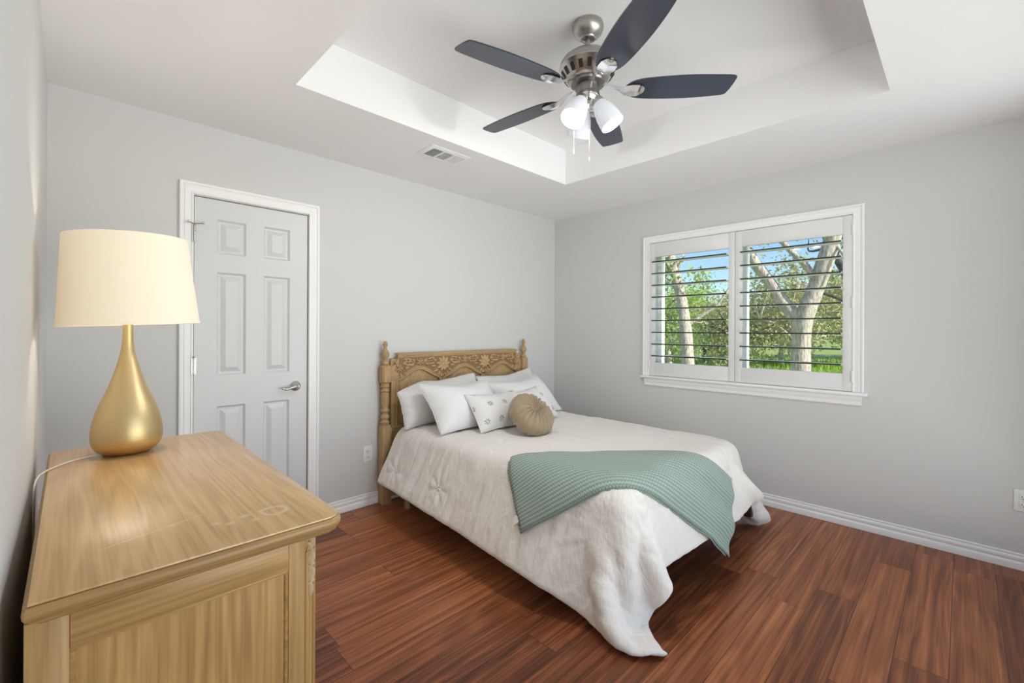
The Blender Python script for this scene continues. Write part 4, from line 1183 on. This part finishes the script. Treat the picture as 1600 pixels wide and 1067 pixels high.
def throw():
    S_ = upsample(smooth_grid(CF, 5), 2); n, m = S_.shape[:2]; Nn = vert_normals(smooth_grid(S_, 4))
    uu = np.linspace(CU[0], CU[-1], m); vv = np.linspace(CV[0], CV[-1], n)
    def at(u, v, off):
        fj = np.clip((u-uu[0])/(uu[1]-uu[0]), 0, m-1.001); fi = np.clip((v-vv[0])/(vv[1]-vv[0]), 0, n-1.001)
        i, j = fi.astype(int), fj.astype(int); a, b = (fi-i)[..., None], (fj-j)[..., None]
        def bl(G): return (G[i, j]*(1-a)+G[i+1, j]*a)*(1-b)+(G[i, j+1]*(1-a)+G[i+1, j+1]*a)*b
        p, nn = bl(S_), bl(Nn); nn /= np.linalg.norm(nn, axis=-1, keepdims=True)
        ov = np.maximum(vv[-1]-v, 0)[..., None]
        nn = np.where(ov > 0, nn*[1, 1, .3], nn)
        return p+nn*off+ov*np.array([0, -.10, -.99])
    def layer(s0, s1, w0, w1, off, th, a, b, wob):
        """a: along (TL->TR), b: across"""
        na, nb = 96, 40
        s, w = np.linspace(s0, s1, na), np.linspace(w0, w1, nb); Wd, Sd = np.meshgrid(w, s)
        TL, ea, eb, ec = np.array([-.604, -1.320]), np.array([.981, -.809]), np.array([-.271, -.257]), np.array([-.019, -.079])
        bow = 0
        u = TL[0]+Sd*ea[0]+Wd*eb[0]+Sd*Wd*ec[0]-bow*.67*0-.67*0-.02*np.sin(PI*Sd)*Wd*(.67)
        v = TL[1]+Sd*ea[1]+Wd*eb[1]+Sd*Wd*ec[1]-.02*np.sin(PI*Sd)*Wd*(.74)
        P = at(u, v, off)
        ns = vnoise(np.stack([Sd*1.6, Wd*.6, 0*Sd], -1), (5, 5, 1), wob)
        rip = .008*np.sin((Wd*2.3+Sd*.8+.25*ns)*2*PI)*np.clip((Sd-.35)*2.2, 0, 1)
        Nl = vert_normals(P); sg = np.sign((Nl*np.array([-.3, -.4, 1])).sum(-1, keepdims=True)); Nl = Nl*sg
        P = P+Nl*(np.maximum(rip+.008+.006*ns, .0))[..., None]
        return smooth_grid(P, 1)
    P1 = layer(0, .982, 0, 1, .030, .016, 0, 0, 2)
    bm = new(); sheet(bm, P1, None, .015)
    o = obj('throw_blanket', bm, 'sage_knit', None, 180)
    tag(o, 'folded sage green knitted throw draped across the foot of the bed', 'blanket')
    P2 = layer(-.012, .965, .035, 1.018, .019, .012, 0, 0, 6)
    P2 = P2-0
    bm = new(); sheet(bm, P2, None, .010); f = obj('under_fold', bm, 'sage_knit', o, 180)
    # care label at the near lower corner
    e = P1[2, 32]; d = (P1[0, 32]-P1[2, 32]); d = d/np.linalg.norm(d); q = P1[2, 36]-P1[2, 30]; q = q/np.linalg.norm(q)
    bm = new(); c = np.array(P1[0, 33])+d*.018; nn = np.cross(d, q); nn = nn/np.linalg.norm(nn)
    vs = [bm.verts.new(c+d*a+q*b+nn*k) for k in (-.0006, .0006) for a, b in ((-.018, -.018), (.016, -.018), (.016, .018), (-.018, .018))]
    bm.faces.new(vs[:4]); bm.faces.new(vs[4:][::-1])
    for k in range(4): bm.faces.new((vs[k], vs[4+k], vs[4+(k+1) % 4], vs[(k+1) % 4]))
    obj('care_label', bm, 'tag_white', o)
throw()

# ------------------------------------------------------------------ pillows
def pillow_shape(w, h, puff, seed=0, n=17, m=23, flop=0):
    """two sewn sheets blown up with the cloth solver -> front grid, back grid (local x, y up, z out)"""
    rs = np.random.default_rng(seed)
    u = np.linspace(-w/2, w/2, m); v = np.linspace(0, h, n); U, V = np.meshgrid(u, v)
    idxA = np.arange(n*m).reshape(n, m); idxB = idxA.copy(); k = n*m
    for i in range(1, n-1):
        for j in range(1, m-1): idxB[i, j] = k; k += 1
    pos = np.zeros((k, 3)); rest = np.stack([U, V, 0*U], -1)
    pos[idxB.ravel()] = rest.reshape(-1, 3)-[0, 0, .004]; pos[idxA.ravel()] = rest.reshape(-1, 3)
    inner = np.ones((n, m), bool); inner[0] = inner[-1] = False; inner[:, 0] = inner[:, -1] = False
    bump_ = .004+.006*rs.random((n, m)); pos[idxA[inner]] += np.stack([0*bump_, 0*bump_, bump_], -1)[inner]
    c = Cloth(pos); c.grid(idxA, rest, .5, 0); c.grid(idxB, rest, .5, 0)
    def force(x):
        f = np.zeros_like(x)
        GA, GB = x[idxA], x[idxB]
        nA, nB = vert_normals(GA), vert_normals(GB)
        for idx, nn in ((idxA, nA), (idxB, -nB)): 
            sg = 1
            f[idx.ravel()] += puff*nn.reshape(-1, 3)
        # stuffing resists overfilling
        th = np.abs(GA[..., 2]-GB[..., 2])
        return f
    for k_ in range(46): c.step(1/40, 5, force, None, .90)
    A, B = c.x[idxA], c.x[idxB]
    ymin = min(A[..., 1].min(), B[..., 1].min()); A[..., 1] -= ymin; B[..., 1] -= ymin
    return A, B
def pillow(name, mat, w, h, puff, base, lean, yaw, roll, label, group, seed=0, sag=0, flat=1.0, bend=0, cut=0):
    A, B = pillow_shape(w, h, puff, seed)
    Lr, Yr, Rr = math.radians(lean), math.radians(yaw), math.radians(roll)
    Rm = Matrix.Rotation(Yr, 3, 'Z') @ Matrix(((1, 0, 0), (0, math.sin(Lr), -math.cos(Lr)), (0, math.cos(Lr), math.sin(Lr)))) @ Matrix.Rotation(Rr, 3, 'Z')
    R_ = np.array(Rm)
    def tr(G):
        G = G.copy(); G[..., 2] *= flat
        RU = np.linspace(-w/2, w/2, G.shape[1])[None, :]; RV = np.linspace(0, h, G.shape[0])[:, None]
        G[..., 0] += .62*(RU*.955-G[..., 0]); G[..., 1] += .62*(RV*.955-G[..., 1])
        x, y = G[..., 0].copy(), G[..., 1].copy()
        G[..., 1] -= sag*(1-(x/(w/2))**2)*np.clip(y/h, 0, 1)**2*-1 if False else 0
        G[..., 1] -= sag*np.clip(y/h, 0, 1)**1.5*np.exp(-(x/(w*.22))**2)       # dent in the top edge
        G[..., 1] -= cut*np.clip((-x-.20*w)/(.30*w), 0, 1)*np.clip(y/h, 0, 1)**1.5
        G[..., 2] -= bend*(y/h)**2
        return G @ R_.T + np.array(base)
    A, B = upsample(tr(A), 2), upsample(tr(B), 2)
    n, m = A.shape[:2]
    for G, sg in ((A, 1), (B, -1)):
        nn = vert_normals(G); f = .004*vnoise(G, (11, 11, 11), seed*3.1); G += nn*f[..., None]*sg
    B[0], B[-1], B[:, 0], B[:, -1] = A[0], A[-1], A[:, 0], A[:, -1]
    bm = new(); ul = bm.loops.layers.uv.new('UVMap')
    va = [[bm.verts.new(A[i, j]) for j in range(m)] for i in range(n)]
    vb = [[va[i][j] if i in (0, n-1) or j in (0, m-1) else bm.verts.new(B[i, j]) for j in range(m)] for i in range(n)]
    for i in range(n-1):
        for j in range(m-1):
            q = ((i, j), (i, j+1), (i+1, j+1), (i+1, j))
            for vs, qq in ((va, q), (vb, q[::-1])):
                try: f = bm.faces.new([vs[a][b] for a, b in qq])
                except ValueError: continue
                for l, (a, b) in zip(f.loops, qq): l[ul].uv = (b/(m-1), a/(n-1))
    zmin = min(v.co.z for v in bm.verts)
    o = obj(name, bm, mat, None, 180)
    md = o.modifiers.new('soft', 'SUBSURF'); md.levels = 1; md.render_levels = 1
    # welted seam running round the edge
    ring = [A[0, j] for j in range(m)]+[A[i, m-1] for i in range(1, n)]+[A[n-1, j] for j in range(m-2, -1, -1)]+[A[i, 0] for i in range(n-2, 0, -1)]
    bm = new(); tube(bm, [Vector(p) for p in ring]+[Vector(ring[0])], .0028, 6, False); obj('seam', bm, mat, o, 180)
    return tag(o, label, 'pillow', group)
ZB = .588
pillow('pillow', 'sham_white', .78, .37, 2.2, (2.13, -.30, ZB), 24, 0, 1, 'large white pillow leaning on the headboard, farthest from the window', None, 1, .02, 1, 0, .10)
pillow('pillow', 'pillow_white', .70, .36, 2.2, (2.865, -.30, ZB), 24, 0, 3, 'large white pillow leaning on the headboard, nearest the window', None, 2, .02)
pillow('pillow', 'pillow_white', .64, .43, 2.6, (2.115, -.655, ZB), 43, 0, -1, 'plump white pillow in the second row, behind the visible printed cushion', None, 3, .03)
pillow('pillow', 'pillow_white', .66, .42, 2.6, (2.765, -.64, ZB), 46, 0, 3, 'plump white pillow in the second row, on the window side behind the round cushion', None, 4, .03)
pillow('printed_cushion', 'pillow_print', .50, .31, 2.2, (2.270, -.795, ZB), 38, 0, -1, 'small white cushion with grey blossom print, left of the round tan cushion', None, 5, .01)
pillow('printed_cushion', 'pillow_print', .46, .33, 2.2, (2.62, -.79, ZB), 46, -4, 5, 'small white blossom-print cushion mostly hidden behind the round tan cushion', None, 6, .01)

def round_cushion():
    cen, R, T2 = Vector((2.315, -.985, ZB+.115)), .163, .078
    lean, yaw = math.radians(48), math.radians(2)
    Rm = Matrix.Rotation(yaw, 3, 'Z') @ Matrix(((1, 0, 0), (0, math.sin(lean), -math.cos(lean)), (0, math.cos(lean), math.sin(lean))))
    bm = new(); na, nr = 144, 34; grid = []
    for i in range(nr+1):
        f = i/nr; th = PI*(f-.5)           # front pole +90 .. back pole -90
        row = []
        for k in range(na):
            a = 2*PI*k/na
            c, s = math.cos(th), math.sin(th)
            r = R*abs(c)**.55; z = T2*math.copysign(abs(s)**.80, s)
            dim = math.exp(-(r/.030)**2); z *= 1-.72*dim
            pl = math.cos(a*22+.6*math.sin(a*3)+1.2*math.sin(a*5+2))
            amp = .0085*min(1, r/.04)*(1-.55*abs(r/R)**6)
            rr = r*(1+.010*math.sin(a*3+1)); zz = z+math.copysign(1, s if s else 1)*amp*pl*abs(s)**.4
            rr += .0016*pl*abs(c)
            row.append(bm.verts.new(cen+Rm @ Vector((rr*math.cos(a), rr*math.sin(a), zz))))
        grid.append(row)
    for p, q in zip(grid, grid[1:]):
        for k in range(na): bm.faces.new((p[k], p[(k+1) % na], q[(k+1) % na], q[k]))
    bmesh.ops.remove_doubles(bm, verts=bm.verts[:], dist=1e-5)
    o = obj('round_cushion', bm, 'velvet_tan', None, 180)
    tag(o, 'round tan velvet cushion with radial pleats and a centre button on the bed', 'cushion')
    for s in (1, -1):
        bm = new(); lathe(bm, [(0, -.004), (.014, -.002), (.016, .002), (.010, .006), (0, .007)], 18, Matrix.Translation(cen+Rm @ Vector((0, 0, s*.0225))) @ Rm.to_4x4() @ Matrix.Diagonal((1, 1, s, 1)))
        obj('button', bm, 'velvet_tan', o, 180)
round_cushion()

# ------------------------------------------------------------------ garden beyond the window
GZ = -.55
bm = new()
for i in range(40):
    pass
n = 40; gx = np.linspace(W+.25, 60, n); gy = np.linspace(-25, 40, n)
vg = [[bm.verts.new((x, y, GZ+.12*noise.noise(Vector((x*.2, y*.2, 0)))+max(0, (x-22))*.035)) for y in gy] for x in gx]
for i in range(n-1):
    for j in range(n-1): bm.faces.new((vg[i][j], vg[i+1][j], vg[i+1][j+1], vg[i][j+1]))
struct('lawn', bm, 'soil_lawn', smooth=180)
def leaves(name, mat, pts, size, parent, rs, upb=.4):
    """one mesh of small folded leaf blades at the given points"""
    n = len(pts); d = rs.normal(size=(n, 3)); d /= np.linalg.norm(d, axis=1, keepdims=True)
    e = rs.normal(size=(n, 3)); e[:, 2] += upb; e -= d*(d*e).sum(1, keepdims=True); e /= np.linalg.norm(e, axis=1, keepdims=True)
    s = (size*(.6+.8*rs.random(n)))[:, None]
    V = np.empty((n, 4, 3)); V[:, 0] = pts-d*s; V[:, 1] = pts+e*s*.42; V[:, 2] = pts+d*s; V[:, 3] = pts-e*s*.42
    off = np.array(root_of(parent).location)
    me = bpy.data.meshes.new(name); me.from_pydata((V.reshape(-1, 3)-off).tolist(), [], np.arange(4*n).reshape(n, 4).tolist())
    me.materials.append(MT[mat]); o = bpy.data.objects.new(name, me); C.objects.link(o); o.parent = parent
    return o
def cloud(rs, cen, rad, ncl, per, spread):
    c = rs.normal(size=(ncl, 3)); c /= np.linalg.norm(c, axis=1, keepdims=True); c *= (rs.random((ncl, 1))**.45); c = np.array(cen)+c*np.array(rad)
    return (c[:, None]+rs.normal(size=(ncl, per, 3))*spread).reshape(-1, 3), c
def tree(name, loc, limbs, barkm, leafm, clouds, lsize, label, seed, twigs=0, group=None):
    rs = np.random.default_rng(seed)
    t = thing(name, loc, label, 'tree', group)
    bm = new()
    for pts, r0, r1 in limbs:
        sp = spline(pts, max(10, 7*len(pts))); k = len(sp)
        sp = [p+Vector((noise.noise(p*1.3), noise.noise(p*1.3+Vector((9, 0, 0))), 0))*.05 for p in sp]
        tube(bm, sp, [(r0+(r1-r0)*i/(k-1))*(1+.10*noise.noise(sp[i]*2.2)) for i in range(k)], 14)
    P = []; ends = []
    for a in clouds:
        p, c = cloud(rs, *a); P.append(p); ends += [(Vector(q), Vector(a[0])) for q in c]
    for q, c in (ends if twigs else [])[:twigs]:
        b0 = min((Vector(p) for l in limbs for p in l[0]), key=lambda v: (v-q).length)
        md = b0.lerp(q, .55)+Vector(rs.normal(size=3)*.18); tube(bm, spline([b0, md, q], 8), [.032-.003*i for i in range(9)], 5)
    obj('trunk', bm, barkm, t, 180)
    if P: leaves('foliage', leafm, np.concatenate(P), lsize, t, rs)
    return t
# forked pale-barked tree in front of the right-hand shutter
tree('garden_tree', (9, -1.08, GZ), [
    ([(9, -1.05, GZ-.1), (9, -1.09, .63), (9, -1.10, .98), (9, -1.125, 1.42), (9.02, -1.19, 1.68), (9.04, -1.27, 1.88), (9.06, -1.345, 2.12), (9.08, -1.42, 2.48), (9.1, -1.51, 2.85), (9.15, -1.66, 3.5), (9.2, -1.75, 4.4)], .155, .115),
    ([(9, -1.10, 1.20), (8.99, -1.01, 1.50), (8.97, -.83, 1.80), (8.94, -.64, 2.18), (8.9, -.43, 2.50), (8.86, -.24, 2.84), (8.8, .1, 3.5)], .115, .075),
    ([(9.05, -1.32, 2.10), (9.0, -1.18, 2.38), (8.98, -1.06, 2.53), (8.96, -.82, 2.84), (8.95, -.6, 3.3)], .055, .045),
    ([(9.1, -1.5, 2.8), (9.0, -1.65, 2.55), (9.0, -1.78, 2.3)], .03, .015)],
    'bark_pale', 'leaf_olive', [((8.9, -.6, 4.0), (1.5, 1.6, .7), 30, 26, .16), ((9.2, -.5, 2.55), (.5, 1.0, .5), 10, 16, .14)], .045,
    'forked pale-barked tree outside, filling the right-hand shutter panel', 11, 22)
# leaning pale trunk in front of the left-hand shutter
tree('garden_tree', (8, .36, GZ), [
    ([(8, .30, GZ-.1), (8, .40, .61), (8, .438, .96), (8, .487, 1.30), (8, .549, 1.65), (8, .623, 2.0), (8, .697, 2.30), (8, .786, 2.67), (8, .95, 3.4)], .115, .085),
    ([(8, .5, 1.35), (8.1, .25, 1.55), (8.2, .0, 1.75), (8.3, -.2, 2.1)], .035, .015)],
    'bark_pale', 'leaf_bright', [((7.95, .85, 2.45), (.22, .22, .45), 12, 26, .09), ((8.1, .55, 3.6), (1.0, 1.0, .6), 22, 20, .14), ((8.3, .35, 2.15), (.35, .25, .25), 9, 18, .09)], .045,
    'leaning pale trunk outside the left-hand shutter panel, bright leaves at its top', 12, 14)
# dark leaning stem at the far right of the view
tree('garden_tree', (10.5, -2.25, GZ), [
    ([(10.5, -2.35, GZ-.1), (10.5, -2.10, .9), (10.5, -1.80, 1.66), (10.45, -1.62, 2.08), (10.4, -1.49, 2.36), (10.4, -1.25, 2.9), (10.4, -1.0, 3.6)], .12, .05),
    ([(10.5, -1.80, 1.66), (10.3, -1.2, 2.0), (10.2, -.7, 2.1)], .04, .02)],
    'bark_dark', 'leaf_olive', [((10.4, -1.4, 3.3), (.7, .8, .5), 14, 22, .13)], .05,
    'dark leaning trunk outside at the right edge of the right-hand shutter panel', 13, 10)
BG = [  # x, y, crown centre z, radii, leaf kind, clusters, label
    (13.5, 3.4, 1.75, (1.3, 1.25, 1.0), 'leaf_bright', 105, 'bright green leafy tree outside, right of the leaning trunk'),
    (14.5, 1.75, 1.2, (1.5, 1.0, 1.25), 'leaf_olive', 95, 'olive shrubby tree outside, between the two shutter panels'),
    (15.0, .35, 2.0, (1.4, 1.15, 1.35), 'leaf_olive', 100, 'olive tree outside, behind the fork of the pale tree'),
    (17.5, -.7, 2.3, (1.5, 1.0, 1.4), 'leaf_olive', 90, 'yellow-green tree outside, right of the forked trunk'),
    (18.0, 5.6, 1.3, (1.6, 1.5, 1.5), 'leaf_deep', 110, 'deep green tree outside at the left edge of the left-hand shutter panel'),
    (24.0, 6.5, 1.6, (2.2, 2.0, 1.9), 'leaf_olive', 110, 'far olive tree outside, low behind the leaning trunk'),
    (25.0, 3.2, 1.9, (2.2, 2.0, 1.7), 'leaf_deep', 110, 'far deep green tree outside, behind the olive shrubs at the middle'),
    (26.0, .3, 2.5, (2.0, 1.9, 1.9), 'leaf_bright', 100, 'far bright green tree outside, seen low beside the forked trunk'),
    (30.0, 10.0, 2.4, (2.6, 2.6, 2.2), 'leaf_bright', 100, 'farthest bright green tree outside at the left end of the view'),
    (31.0, -1.6, 2.6, (2.2, 2.0, 2.0), 'leaf_deep', 90, 'farthest dark tree outside at the right end of the view'),
]
for k, (x, y, z, r, lm, nc, lab) in enumerate(BG):
    base = GZ+max(0, x-22)*.035
    rs = np.random.default_rng(50+k)
    limbs = [([(x, y, base-.1), (x+.05, y+.08, base+.6), (x-.05, y+.05, z-r[2]*.3), (x, y-.1, z+r[2]*.5)], .10+.002*x, .03)]
    for q in range(7):
        a = rs.random()*2*PI; zz = z-r[2]*.4+rs.random()*r[2]*.6
        limbs.append(([(x, y, zz-.5), (x+math.cos(a)*r[0]*.5, y+math.sin(a)*r[1]*.5, zz), (x+math.cos(a)*r[0]*.95, y+math.sin(a)*r[1]*.95, zz+r[2]*.45*rs.random())], .045, .012))
    tree('distant_tree', (x, y, base), limbs, 'bark_dark' if k % 2 else 'bark_pale', lm, [((x, y, z), r, nc, 44, .20*r[0]/1.5)], .055*(x/15), lab, 80+k, 26)
# uncut grass under the trees: blades nobody could count
rs = np.random.default_rng(5); ng = 16000
px = 8+rs.random(ng)*20; py = -4+rs.random(ng)*16
pz = GZ+.12*np.array([noise.noise(Vector((a*.2, b*.2, 0))) for a, b in zip(px, py)])+np.maximum(0, px-22)*.035
a = rs.random(ng)*2*PI; hh = .10+.20*rs.random(ng); ww = .02+.03*rs.random(ng)
V = np.empty((ng, 3, 3)); B0 = np.stack([px, py, pz-.01], -1); dx = np.stack([np.cos(a), np.sin(a), 0*a], -1)
V[:, 0] = B0-dx*ww[:, None]; V[:, 1] = B0+dx*ww[:, None]; V[:, 2] = B0+np.stack([-np.sin(a)*hh*.3, np.cos(a)*hh*.3, hh], -1)
me = bpy.data.meshes.new('grass'); me.from_pydata(V.reshape(-1, 3).tolist(), [], np.arange(3*ng).reshape(ng, 3).tolist()); me.materials.append(MT['grass_green'])
o = bpy.data.objects.new('grass', me); C.objects.link(o); tag(o, 'bright green grass growing under the trees outside the window', 'grass', None, 'stuff')
